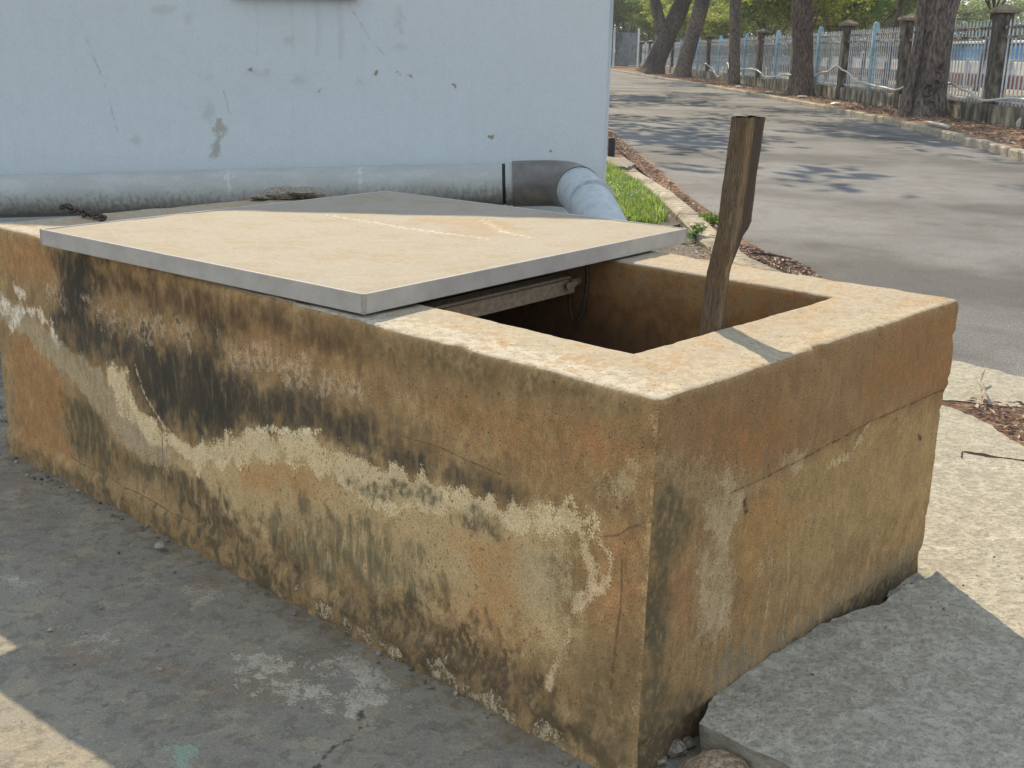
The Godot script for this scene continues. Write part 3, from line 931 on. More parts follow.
func road_paint() -> void:
	var p := Paint.new(1024, 1024, 2.6, 2.6, 97)
	p.seam = true
	p.make("chip", 105.0, 1, 1.0, FastNoiseLite.TYPE_CELLULAR)
	p.make("grit", 130.0, 3)
	p.make("blotch", 2.2, 5)
	p.fill(Vector3(92, 94, 96))
	p.over("chip", 90, 60, Vector3(140, 140, 138), 0.9, 0.3)
	p.over("grit", 160, 14, Vector3(182, 180, 175), 0.7, 0.1)
	p.over("grit", 70, 40, Vector3(112, 106, 98), 0.0)
	p.over("blotch", 150, 30, Vector3(96, 92, 87), 0.35)
	p.grain("grit", 0.2, 0.15)
	art.road = p.images()


func paint_all() -> void:
	var jobs := [long_side, yard_paint, end_side, wall_paint, tank_top, slab_paint, lid_paint, road_paint, pipe_paint, tank_inside, wood_paint]
	for j in jobs: art[j.get_method()] = null
	for k in ["long_side", "end_side", "tank_top", "tank_inside", "yard", "slab", "lid", "wall", "pipe", "wood", "road"]: art[k] = null
	var ts := []
	for j: Callable in jobs:
		var t := Thread.new()
		t.start(j)
		ts.append(t)
	for t: Thread in ts: t.wait_to_finish()


# ------------------------------------------------------------------ the scene
var M := {}


func _ready() -> void:
	# camera
	var cam := Camera3D.new()
	cam.name = "camera"
	cam.position = Vector3(0, CAM_H, 0)
	cam.basis = Basis(Vector3.RIGHT, -0.2819) * Basis(Vector3.BACK, 0.024)
	cam.fov = 36.93
	cam.near = 0.05
	cam.far = 1500.0
	add_child(cam)
	cam.current = true
	# sky and exposure
	var env := Environment.new()
	env.background_mode = Environment.BG_SKY
	var sky := Sky.new()
	var ps := ProceduralSkyMaterial.new()
	ps.sky_top_color = Color(0.66, 0.71, 0.78)
	ps.sky_horizon_color = Color(0.88, 0.89, 0.90)
	ps.sky_curve = 0.2
	ps.ground_bottom_color = Color(0.36, 0.34, 0.30)
	ps.ground_horizon_color = Color(0.70, 0.72, 0.72)
	ps.sun_angle_max = 20.0
	ps.sun_curve = 0.1
	ps.energy_multiplier = 1.2
	sky.sky_material = ps
	env.sky = sky
	env.tonemap_mode = Environment.TONE_MAPPER_LINEAR
	env.tonemap_exposure = 1.4
	env.fog_enabled = true
	env.fog_density = 0.0008
	env.fog_light_color = Color(0.86, 0.90, 0.94)
	env.sdfgi_enabled = true
	env.ssao_enabled = true
	env.ssil_enabled = true
	var we := WorldEnvironment.new()
	we.name = "air"
	we.environment = env
	add_child(we)
	# sun: high behind the wall, a little to the left
	var sun := DirectionalLight3D.new()
	sun.name = "sun"
	var el := deg_to_rad(38.0)
	var az := deg_to_rad(10.5)
	var dir := Vector3(sin(az) * cos(el), -sin(el), cos(az) * cos(el))
	sun.basis = Basis.looking_at(dir, Vector3.UP)
	sun.light_color = Color(1.0, 0.92, 0.79)
	sun.light_energy = 1.3
	sun.light_angular_distance = 0.5
	sun.shadow_enabled = true
	add_child(sun)

	rng.seed = 7
	bumpy.seed = 5
	bumpy.frequency = 0.1
	bump_rough = noise_tex(3, 0.03, 5)
	bump_fine = noise_tex(4, 0.12, 3)
	blotchy = noise_tex(9, 0.008, 4, 256, ramp([[0.25, Color(0.72, 0.72, 0.72)], [0.5, Color(0.92, 0.92, 0.92)], [0.75, Color(1, 1, 1)]]))
	paint_all()
	make_materials()
	build_ground()
	build_wall_house()
	build_tank()
	build_lid()
	build_stick()
	build_slabs()
	build_pipe()
	build_small()
	build_kerbs()
	build_fence()
	build_yard_beyond()
	build_trees()
	build_plants()
	far_wood()
	grit("grit", "small stones and crumbs strewn over the dark paving", PackedVector2Array([Vector2(-1.7, -3.4), Vector2(-1.5, -1.0), Vector2(0.2, -1.0), Vector2(0.2, -1.9), Vector2(-1.65, -3.6)]), 200, 0.0032, 0.002, 61)
	grit("crumbs", "crumbled concrete lying along the foot of the tank", PackedVector2Array([Vector2(-1.72, -3.62), Vector2(0.2, -1.88), Vector2(0.22, -1.80), Vector2(-0.9, -2.84), Vector2(-1.75, -3.55)]), 150, 0.0045, 0.003, 62)
	grit("slab_grit", "fine crumbs on the slabs at the right", PackedVector2Array([Vector2(0.5, -2.0), Vector2(1.1, -2.6), Vector2(1.6, -3.1), Vector2(2.0, -3.0), Vector2(1.6, -1.6)]), 160, 0.003, 0.075, 63)


func make_materials() -> void:
	M.long_side = painted("stained concrete, long side", art.long_side, 0.5)
	M.end_side = painted("stained concrete, end", art.end_side, 0.5)
	M.tank_top = painted("worn concrete rim", art.tank_top, 0.3)
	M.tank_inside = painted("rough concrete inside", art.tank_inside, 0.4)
	M.yard = painted("worn dark concrete paving", art.yard, 0.8)
	M.slab = painted("brushed concrete slab", art.slab, 0.9)
	M.slab.uv1_triplanar = true; M.slab.uv1_world_triplanar = true; M.slab.uv1_scale = Vector3.ONE * 0.5
	M.lid = painted("tan cement lid", art.lid, 0.06)
	M.wall = painted("pale blue wall paint", art.wall, 0.25, 0.75)
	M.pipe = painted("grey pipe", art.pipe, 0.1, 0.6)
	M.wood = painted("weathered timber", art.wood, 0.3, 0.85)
	M.road = painted("worn asphalt", art.road, 0.8, 0.9)
	M.road.uv1_triplanar = true; M.road.uv1_world_triplanar = true; M.road.uv1_scale = Vector3.ONE * 0.385
	M.road.detail_enabled = true; M.road.detail_albedo = blotchy; M.road.detail_blend_mode = BaseMaterial3D.BLEND_MODE_MUL
	M.road.detail_uv_layer = BaseMaterial3D.DETAIL_UV_2; M.road.uv2_triplanar = true; M.road.uv2_world_triplanar = true; M.road.uv2_scale = Vector3(0.11, 0.11, 0.11)
	M.steel = nmat("weathered steel edge", [[0.2, rgb(170, 166, 156)], [0.5, rgb(180, 176, 166)], [0.8, rgb(188, 184, 174)]], 0.012, 2.0, 0.65, 0.0, 0.0)
	M.elbow = nmat("dark grey plastic elbow", [[0.3, rgb(132, 129, 121)], [0.7, rgb(148, 145, 136)]], 0.01, 2.0, 0.5, 0.03, 1.0)
	M.bluepipe = nmat("pale blue pipe", [[0.2, rgb(166, 175, 178)], [0.5, rgb(180, 188, 190)], [0.8, rgb(186, 194, 196)]], 0.02, 1.6, 0.5, 0.05, 0.0)
	M.earth = nmat("dry earth", [[0.2, rgb(92, 70, 54)], [0.5, rgb(128, 100, 78)], [0.8, rgb(156, 128, 104)]], 0.02, 0.7, 1.0, 3.0, 0.13)
	M.litter = nmat("leaf-strewn earth", [[0.2, rgb(98, 72, 54)], [0.5, rgb(146, 112, 88)], [0.8, rgb(182, 150, 122)]], 0.03, 0.8, 1.0, 4.0, 0.17)
	M.gravel = nmat("grey gravelly soil", [[0.2, rgb(86, 80, 70)], [0.5, rgb(128, 120, 106)], [0.8, rgb(170, 160, 144)]], 0.06, 1.4, 1.0, 2.0, 0.3)
	M.kerb = nmat("kerb concrete", [[0.2, rgb(140, 130, 112)], [0.5, rgb(172, 162, 142)], [0.8, rgb(190, 180, 160)]], 0.03, 0.9, 0.9, 1.0, 0.4)
	M.bark = nmat("grey bark", [[0.2, rgb(84, 75, 67)], [0.45, rgb(122, 111, 101)], [0.75, rgb(154, 143, 131)]], 0.02, 0.8, 1.0, 5.0, 0.35, Vector3(1.6, 0.5, 1.6))
	M.bark_dark = nmat("dark bark", [[0.2, rgb(74, 64, 57)], [0.5, rgb(112, 99, 90)], [0.8, rgb(142, 128, 117)]], 0.02, 0.8, 1.0, 5.0, 0.35, Vector3(1.6, 0.5, 1.6))
	M.mossy = nmat("grimy wall concrete", [[0.15, rgb(78, 74, 62)], [0.4, rgb(122, 115, 98)], [0.65, rgb(156, 148, 126)], [0.9, rgb(188, 180, 160)]], 0.012, 0.35, 0.95, 2.0, 0.3, Vector3(1, 0.5, 1))
	M.pillar = nmat("dark grimy pillar concrete", [[0.2, rgb(60, 57, 52)], [0.5, rgb(98, 92, 82)], [0.8, rgb(140, 130, 112)]], 0.02, 0.5, 0.95, 2.0, 0.3, Vector3(1, 0.4, 1))
	M.cap = nmat("pillar cap concrete", [[0.2, rgb(120, 108, 90)], [0.8, rgb(172, 158, 132)]], 0.03, 0.8, 0.95, 1.0, 0.4)
	M.picket = nmat("weathered pale blue paint", [[0.25, rgb(190, 200, 202)], [0.55, rgb(220, 228, 230)], [0.8, rgb(232, 238, 239)]], 0.02, 0.7, 0.6, 0.3, 0.5)
	M.bluepost = nmat("light blue paint", [[0.25, rgb(140, 178, 192)], [0.6, rgb(166, 204, 218)], [0.85, rgb(180, 214, 226)]], 0.02, 0.7, 0.55, 0.2, 0.5)
	M.rust = nmat("rusty rail", [[0.25, rgb(84, 66, 56)], [0.4, rgb(150, 136, 124)], [0.65, rgb(206, 202, 196)]], 0.02, 0.6, 0.9, 0.5, 0.4)
	M.hose = plain("off-white hose", rgb(206, 202, 192), 0.6)
	M.stone = nmat("broken concrete", [[0.2, rgb(110, 102, 90)], [0.5, rgb(146, 138, 122)], [0.8, rgb(172, 164, 150)]], 0.05, 3.0, 0.95, 1.0)
	M.seam = nmat("dull weld seam", [[0.2, rgb(150, 144, 132)], [0.8, rgb(176, 170, 158)]], 0.02, 6.0, 0.7)
	M.gate = nmat("grey gate sheet", [[0.2, rgb(110, 116, 116)], [0.8, rgb(150, 156, 156)]], 0.02, 0.4, 0.8, 0.3, 0.2, Vector3(1, 0.4, 1))
	M.rock = nmat("tan broken rock", [[0.2, rgb(120, 102, 80)], [0.5, rgb(158, 138, 110)], [0.8, rgb(184, 166, 138)]], 0.05, 3.0, 0.95, 1.0)
	M.darkiron = nmat("dark rusty iron", [[0.3, rgb(44, 38, 34)], [0.7, rgb(84, 70, 58)]], 0.04, 4.0, 0.8, 0.2)
	M.black = plain("black plastic", Color(0.08, 0.08, 0.08), 0.6)
	M.beam = nmat("grey-brown beam", [[0.3, rgb(156, 142, 120)], [0.7, rgb(188, 174, 150)]], 0.03, 3.0, 0.85, 0.2)


# ---------------------------------------------------------------- ground, road
const ROAD_LEFT := [[1.45, -130.0], [1.5, -60.0], [1.5, -14.0], [1.52, -9.4], [1.56, -8.0], [1.78, -7.2], [1.88, -6.0], [2.0, -5.1], [2.3, -4.62], [3.1, -4.0], [4.6, -3.0], [6.0, -1.5], [8.0, 6.0]]
const KERB_RIGHT := [[6.6, -130.0], [7.2, -90.0], [7.55, -70.0], [7.9, -55.0], [8.1, -44.0], [8.1, -34.0], [7.75, -23.0], [7.0, -16.0], [6.7, -11.0], [6.9, -6.0], [8.2, -2.5], [10.5, 0.0], [14.0, 6.0]]


func along(line: Array, z: float) -> float:
	for i in line.size() - 1:
		if z >= line[i][1] and z <= line[i + 1][1]:
			return lerpf(line[i][0], line[i + 1][0], (z - line[i][1]) / (line[i + 1][1] - line[i][1]))
	return line[0][0] if z < line[0][1] else line[-1][0]


func build_ground() -> void:
	var g := new_st()
	g.set_smooth_group(0)
	quad(g, Vector3(-700, -0.03, -900), Vector3(700, -0.03, -900), Vector3(700, -0.03, 500), Vector3(-700, -0.03, 500))
	struct("ground", done(g), M.earth, "dry brown earth reaching away under trees and buildings")
	# near paving
	var fn := func(x: float, z: float) -> float:
		return 0.004 * bumpy.get_noise_2d(x * 14, z * 14) + 0.0035 * bumpy.get_noise_2d(x * 60, z * 60) + 0.0018 * bumpy.get_noise_2d(x * 220, z * 220)
	var m := sheet(-3.0, 0.4, -4.3, -0.9, 150, 150, fn, M.yard)
	struct("paving", m, null, "dark worn concrete paving in the tank's shadow, flaked pale in places")
	var far := nmat("older concrete paving", [[0.2, rgb(92, 88, 78)], [0.5, rgb(118, 112, 98)], [0.8, rgb(146, 138, 120)]], 0.02, 0.8, 0.95, 2.0, 0.3)
	var s := new_st()
	s.set_smooth_group(0)
	for r in [[-9.0, -3.0, -6.1, 4.0], [-3.0, 0.4, -0.9, 4.0], [-3.0, 0.4, -6.1, -4.3], [0.4, 2.6, -1.6, 4.0], [0.4, 1.05, -6.1, -1.6]]:
		quad(s, Vector3(r[0], -0.004, r[2]), Vector3(r[1], -0.004, r[2]), Vector3(r[1], -0.004, r[3]), Vector3(r[0], -0.004, r[3]))
	struct("paving_around", done(s), far, "older grey concrete paving around the tank")
	# road
	var L := []
	var R := []
	for z in [-130.0, -110.0, -90.0, -70.0, -60.0, -55.0, -44.0, -34.0, -28.0, -23.0, -19.0, -16.0, -14.0, -11.0, -9.4, -8.0, -7.2, -6.6, -6.0, -5.5, -5.1, -4.62, -4.0, -3.0, -1.5, 0.0, 6.0]:
		L.append(Vector2(along(ROAD_LEFT, z), z))
		R.append(Vector2(along(KERB_RIGHT, z), z))
	struct("road", strip(L, R, 0.0), M.road, "worn grey asphalt road running away past the fence, dappled with tree shade")
	# verge beyond the right kerb and soil along the left edge
	var VL := []
	var VR := []
	for p in R:
		VL.append(p + Vector2(0.15, 0)); VR.append(Vector2(fence_x(p.y) + 0.3, p.y))
	VR[-1].x = 24.0; VR[-2].x = 16.0; VR[-3].x = 13.0
	var vg := []
	var P := []
	var UV := []
	for i in VL.size():
		var row := PackedVector3Array()
		var ur := PackedVector2Array()
		for c in 9:
			var q: Vector2 = VL[i].lerp(VR[i], c / 8.0)
			row.append(Vector3(q.x, 0.085 + 0.05 * sin(c / 8.0 * PI) + 0.03 * bumpy.get_noise_2d(q.x * 6, q.y * 2), q.y)); ur.append(q)
		P.append(row); UV.append(ur)
	var vm := ArrayMesh.new()
	grid_surface(vm, P, grid_normals(P, -1.0), UV, 0, P.size() - 1, 0, 8, M.litter)
	struct("verge", vm, null, "brown leaf-strewn earth verge between the kerb and the fence")
	var SL := []
	var SR := []
	for z in [-60.0, -40.0, -24.0, -18.0, -14.0, -11.0, -9.4, -8.5, -8.0]:
		SL.append(Vector2(along(ROAD_LEFT, z) - 0.06, z))
		SR.append(Vector2(along(ROAD_LEFT, z) + 0.16 + 0.1 * bumpy.get_noise_1d(z * 40), z))
	struct("gutter_soil", strip(SL, SR, 0.006), M.litter, "dark soil and leaves gathered along the left road edge")
	var soil := slab(PackedVector2Array([Vector2(0.4, -5.6), Vector2(0.9, -7.6), Vector2(0.9, -9.2), Vector2(1.28, -9.0), Vector2(1.34, -7.6), Vector2(1.42, -6.8), Vector2(1.8, -6.4), Vector2(1.9, -5.4), Vector2(1.5, -4.9), Vector2(1.0, -4.9)]), -0.02,
		func(x, z): return 0.008 + 0.02 * bumpy.get_noise_2d(x * 40, z * 40) + 0.012 * bumpy.get_noise_2d(x * 160, z * 160), 0.1, 0.05, 0.12)
	struct("soil_patch", soil, M.gravel, "grey gravelly soil between the tank and the road")
	var lawn := slab(PackedVector2Array([Vector2(0.55, -8.7), Vector2(0.5, -14.5), Vector2(1.05, -14.5), Vector2(1.22, -12.6), Vector2(1.3, -10.5), Vector2(1.29, -9.0), Vector2(1.05, -8.6)]), -0.02,
		func(x, z): return 0.03 + 0.02 * bumpy.get_noise_2d(x * 20, z * 20), 0.12, 0.04, 0.2)
	struct("grass_bed", lawn, M.gravel, "soil under the grass patch beside the wall")


# ---------------------------------------------------------------- the pale wall
func build_wall_house() -> void:
	var x0 := -4.74
	var x1 := 0.46
	var z0 := -6.0
	var z1 := -8.5
	var roof := 2.59
	var house := thing("pale_blue_building", "low pale blue painted building whose long wall stands behind the tank", "building", Vector3(0, 0, z0))
	# front wall with a gap for the window
	var wx0 := -1.40
	var wx1 := -0.84
	var wy0 := 1.566
	var wy1 := 2.1
	var mesh := ArrayMesh.new()
	var put := func(ax: float, ay: float, bx: float, by: float) -> void:
		var P := []
		var UV := []
		for r in 2:
			var row := PackedVector3Array()
			var ur := PackedVector2Array()
			for c in 2:
				var p := Vector3(lerpf(ax, bx, c), lerpf(ay, by, r), 0)
				row.append(p); ur.append(Vector2((p.x - x0) / 5.2, 1.0 - p.y / 2.6))
			P.append(row); UV.append(ur)
		grid_surface(mesh, P, grid_normals(P), UV, 0, 1, 0, 1, M.wall, true)
	put.call(x0, -0.02, wx0, roof); put.call(wx0, -0.02, wx1, wy0); put.call(wx0, wy1, wx1, roof); put.call(wx1, -0.02, x1 - 0.02, roof)
	obj("front_wall", mesh, null, house)
	var side := nmat("pale blue wall, side", [[0.2, rgb(186, 196, 202)], [0.8, rgb(206, 216, 220)]], 0.01, 0.5, 0.8, 0.2, 0.2)
	var st := new_st()
	# rounded corner, right side, back and left side as one shell with thickness
	st.set_smooth_group(0)
	var ring := [Vector2(x1 - 0.02, 0), Vector2(x1 - 0.012, -0.0015), Vector2(x1 - 0.004, -0.007), Vector2(x1, -0.02), Vector2(x1, z1 - z0), Vector2(x0, z1 - z0), Vector2(x0, 0)]
	for i in ring.size() - 1:
		var a: Vector2 = ring[i]
		var b: Vector2 = ring[i + 1]
		st.set_smooth_group(0 if i < 3 else 1 + i)
		quad(st, Vector3(a.x, roof, a.y), Vector3(b.x, roof, b.y), Vector3(b.x, -0.02, b.y), Vector3(a.x, -0.02, a.y))
	# inner faces
	st.set_smooth_group(20)
	var t := 0.14
	quad(st, Vector3(x0 + t, roof, -t), Vector3(wx0, roof, -t), Vector3(wx0, -0.02, -t), Vector3(x0 + t, -0.02, -t))
	quad(st, Vector3(wx1, roof, -t), Vector3(x1 - t, roof, -t), Vector3(x1 - t, -0.02, -t), Vector3(wx1, -0.02, -t))
	quad(st, Vector3(wx0, wy0, -t), Vector3(wx1, wy0, -t), Vector3(wx1, -0.02, -t), Vector3(wx0, -0.02, -t))
	quad(st, Vector3(wx0, roof, -t), Vector3(wx1, roof, -t), Vector3(wx1, wy1, -t), Vector3(wx0, wy1, -t))
	st.set_smooth_group(21)
	for q in [[wx0, wy0, wx1, wy0], [wx1, wy0, wx1, wy1], [wx1, wy1, wx0, wy1], [wx0, wy1, wx0, wy0]]:
		quad(st, Vector3(q[0], q[1], 0), Vector3(q[2], q[3], 0), Vector3(q[2], q[3], -t), Vector3(q[0], q[1], -t))
	obj("side_wall", done(st), side, house)
	obj("roof", box_mesh(Vector3(5.2, 0.08, 2.5), 0.01, Vector3((x0 + x1) * 0.5, roof + 0.04, (z1 - z0) * 0.5)), M.cap, house)
	var win := Node3D.new()
	win.name = "window"
	house.add_child(win)
	var f := new_st()
	bbox(f, Transform3D(Basis(), Vector3((wx0 + wx1) * 0.5, wy0 - 0.012, 0.01)), Vector3(wx1 - wx0 + 0.06, 0.03, 0.08), 0.004)
	for x in [wx0 + 0.02, wx1 - 0.02]: bbox(f, Transform3D(Basis(), Vector3(x, (wy0 + wy1) * 0.5 + 0.004, -0.05)), Vector3(0.036, wy1 - wy0 - 0.014, 0.05), 0.004)
	bbox(f, Transform3D(Basis(), Vector3((wx0 + wx1) * 0.5, wy1 - 0.022, -0.05)), Vector3(wx1 - wx0 - 0.084, 0.036, 0.05), 0.004)
	obj("frame", done(f), M.darkiron, win)
	var slat := box_mesh(Vector3(wx1 - wx0 - 0.09, 0.008, 0.07), 0.002)
	for k in 9:
		var o := obj("slat", slat, M.steel, win)
		o.position = Vector3((wx0 + wx1) * 0.5, wy0 + 0.05 + k * 0.055, -0.05)
		o.rotation.x = 0.7
	# the floor and ceiling close it
	obj("floor", box_mesh(Vector3(5.1, 0.02, 2.4), 0.002, Vector3((x0 + x1) * 0.5, 0.0, (z1 - z0) * 0.5)), M.kerb, house)


# ---------------------------------------------------------------- the tank
func build_tank() -> void:
	var r := 0.014
	# outer outline: [point, outward normal, side, along]
	var loop := []
	var sides := [[Vector2(0, 0), Vector2(TL, 0), Vector2(0, -1), 200], [Vector2(TL, 0), Vector2(TL, TW), Vector2(1, 0), 60], [Vector2(TL, TW), Vector2(0, TW), Vector2(0, 1), 90], [Vector2(0, TW), Vector2(0, 0), Vector2(-1, 0), 110]]
	var inner := [Vector2(0.222, 0.222), Vector2(2.37, 0.215), Vector2(2.37, 1.03), Vector2(0.228, 1.022)]
	var first := []
	for s in 4:
		first.append(loop.size())
		var a: Vector2 = sides[s][0]
		var b: Vector2 = sides[s][1]
		var nrm: Vector2 = sides[s][2]
		var prev: Vector2 = sides[(s + 3) % 4][2]
		var next: Vector2 = sides[(s + 1) % 4][2]
		var e := (b - a).normalized()
		var ia: Vector2 = inner[s]
		var ib: Vector2 = inner[(s + 1) % 4]
		for k in 3:
			var an := -PI / 4 * (1.0 - k / 3.0)
			var dir := (nrm * cos(an) + prev * -sin(an)).normalized()
			loop.append([a + e * r + nrm * -r + dir * r, dir, s, ia])
		var n: int = sides[s][3]
		for k in n + 1:
			loop.append([(a + e * r).lerp(b - e * r, float(k) / n), nrm, s, ia.lerp(ib, float(k) / n)])
		for k in range(1, 4):
			var an := PI / 4 * k / 3.0
			var dir := (nrm * cos(an) + next * sin(an)).normalized()
			loop.append([b - e * r - nrm * r + dir * r, dir, s, ib])
	first.append(loop.size())
	loop.append(loop[0])
	var heights := []
	for k in 58: heights.append(lerpf(-0.06, TH - 0.02, k / 57.0))
	var rows := []     # [y, inset towards the inner outline (m) or fraction]
	for y in heights: rows.append([0, y, 0.0])
	var rr := 0.016
	for k in range(1, 6):
		var an := PI / 2 * k / 5.0
		rows.append([1, TH - rr + rr * sin(an), rr * (1 - cos(an))])
	for k in range(1, 12): rows.append([2, TH, k / 12.0])
	for k in 5:
		var an := PI / 2 * k / 4.0
		rows.append([3, TH - rr * (1 - cos(an)), rr * (1 - sin(an))])
	for k in range(1, 14): rows.append([4, lerpf(TH - rr, 0.03, k / 13.0), 0.0])
	var P := []
	for row in rows:
		var line := PackedVector3Array()
		for q in loop:
			var pt: Vector2 = q[0]
			var nr: Vector2 = q[1]
			var ip: Vector2 = q[3]
			var y: float = row[1]
			var base := Vector3(pt.x, y, pt.y)
			var rough := 0.0022 * bumpy.get_noise_3dv(base * 45) + 0.0016 * bumpy.get_noise_3dv(base * 170) + 0.001 * bumpy.get_noise_3dv(base * 480)
			var o := Vector3.ZERO
			if row[0] <= 1:
				# the top lift stands proud of the lower one at the short end
				var joint := 0.525 + 0.012 * bumpy.get_noise_1d((pt.x + pt.y) * 60)
				var reach := 1.0 if q[2] == 3 else clampf(1.0 - pt.x / 0.35, 0, 1) if q[2] == 0 else 0.4
				var step := smoothstep(joint - 0.006, joint + 0.004, y) * (0.003 + 0.006 * clampf(pt.y / TW, 0, 1)) * reach
				# footing left proud along the base
				var foot := 0.078 + 0.014 * bumpy.get_noise_1d((pt.x * 2 + pt.y) * 45)
				step += (1.0 - smoothstep(foot - 0.012, foot + 0.006, y)) * (0.011 + 0.012 * bumpy.get_noise_3dv(base * 140)) * (1.0 if q[2] == 0 else -0.6)
				var out: float = rough + step - row[2]
				# chips along the top edge and the near corner
				if y > TH - 0.03: out -= 0.011 * smoothstep(0.12, 0.5, bumpy.get_noise_3dv(base * Vector3(90, 20, 90) + Vector3(7, 0, 0)))
				var cd := minf(Vector2(pt.x, pt.y).length(), minf(Vector2(pt.x, pt.y - TW).length(), Vector2(pt.x - TL, pt.y).length()))
				if cd < 0.03: out -= 0.006 * smoothstep(0.1, 0.5, bumpy.get_noise_3dv(Vector3(3, y * 150, 9)))
				o = Vector3(pt.x + nr.x * out, y + (0.004 * bumpy.get_noise_3dv(Vector3(pt.x, 0, pt.y) * 40) if y > TH - 0.03 else 0.0), pt.y + nr.y * out)
			else:
				var fin := pt - nr * rr
				var c := Vector2(1.3, 0.62)
				var dir := (c - ip)
				dir = Vector2(signf(dir.x), signf(dir.y)) * 0.7
				if row[0] == 2:
					var w: Vector2 = fin.lerp(ip - dir.normalized() * rr, row[2])
					o = Vector3(w.x, TH + 0.004 * bumpy.get_noise_2d(w.x * 40, w.y * 40) + 0.0022 * bumpy.get_noise_2d(w.x * 170, w.y * 170) + 0.001 * bumpy.get_noise_2d(w.x * 500, w.y * 500), w.y)
				else:
					var w: Vector2 = ip - dir.normalized() * (row[2] if row[0] == 3 else 0.0)
					var wig := 0.006 * bumpy.get_noise_3dv(Vector3(w.x, y, w.y) * 60) + 0.004 * bumpy.get_noise_3dv(Vector3(w.x, y, w.y) * 180) + 0.02 * bumpy.get_noise_3dv(Vector3(w.x, 0, w.y) * 16 + Vector3(5, 0, 0)) * (1.0 if row[0] == 4 else 0.6)
					o = Vector3(w.x + nr.x * wig, y, w.y + nr.y * wig)
			line.append(o)
		P.append(line)
	var N := grid_normals(P, -1.0, true)
	var split := heights.size() + 2
	var rim := heights.size() + 5 + 11 + 2
	var mesh := ArrayMesh.new()
	var mk := func(r0: int, r1: int, kind: int) -> void:
		for s in 4:
			var c0: int = first[s]
			var c1: int = first[s + 1]
			var UV := []
			for rw in P.size():
				var ur := PackedVector2Array()
				for c in loop.size():
					var p: Vector3 = P[rw][c]
					if kind == 0:
						if s == 0: ur.append(Vector2(clampf(p.x / (TL + 0.02), 0, 1), 1.0 - p.y / 0.77))
						elif s == 3: ur.append(Vector2(clampf(p.z / 1.314, 0, 1), 1.0 - p.y / 0.77))
						elif s == 2: ur.append(Vector2(p.x / (TL + 0.02), 1.0 - p.y / 0.77))
						else: ur.append(Vector2(p.z / 1.314, 1.0 - p.y / 0.77))
					elif kind == 1: ur.append(Vector2(clampf(p.x / TL, 0.001, 0.999), 1.0 - clampf(p.z / TW, 0.001, 0.999)))
					else: ur.append(Vector2((p.x if s % 2 == 0 else p.z + 1.1) / 2.4, 1.0 - p.y / 0.75))
				UV.append(ur)
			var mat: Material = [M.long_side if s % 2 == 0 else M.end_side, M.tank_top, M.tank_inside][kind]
			grid_surface(mesh, P, N, UV, r0, r1, c0, c1, mat)
	mk.call(0, split, 0)
	mk.call(split, rim, 1)
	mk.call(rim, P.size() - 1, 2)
	var tank := thing("concrete_tank", "low rectangular concrete tank, walls stained orange, black and cream, open at one end", "tank")
	tank.transform = tank_frame()
	obj("shell", mesh, null, tank)
	obj("tank_floor", box_mesh(Vector3(2.2, 0.04, 0.86), 0.004, Vector3(1.3, 0.035, 0.62)), M.bark_dark, tank)


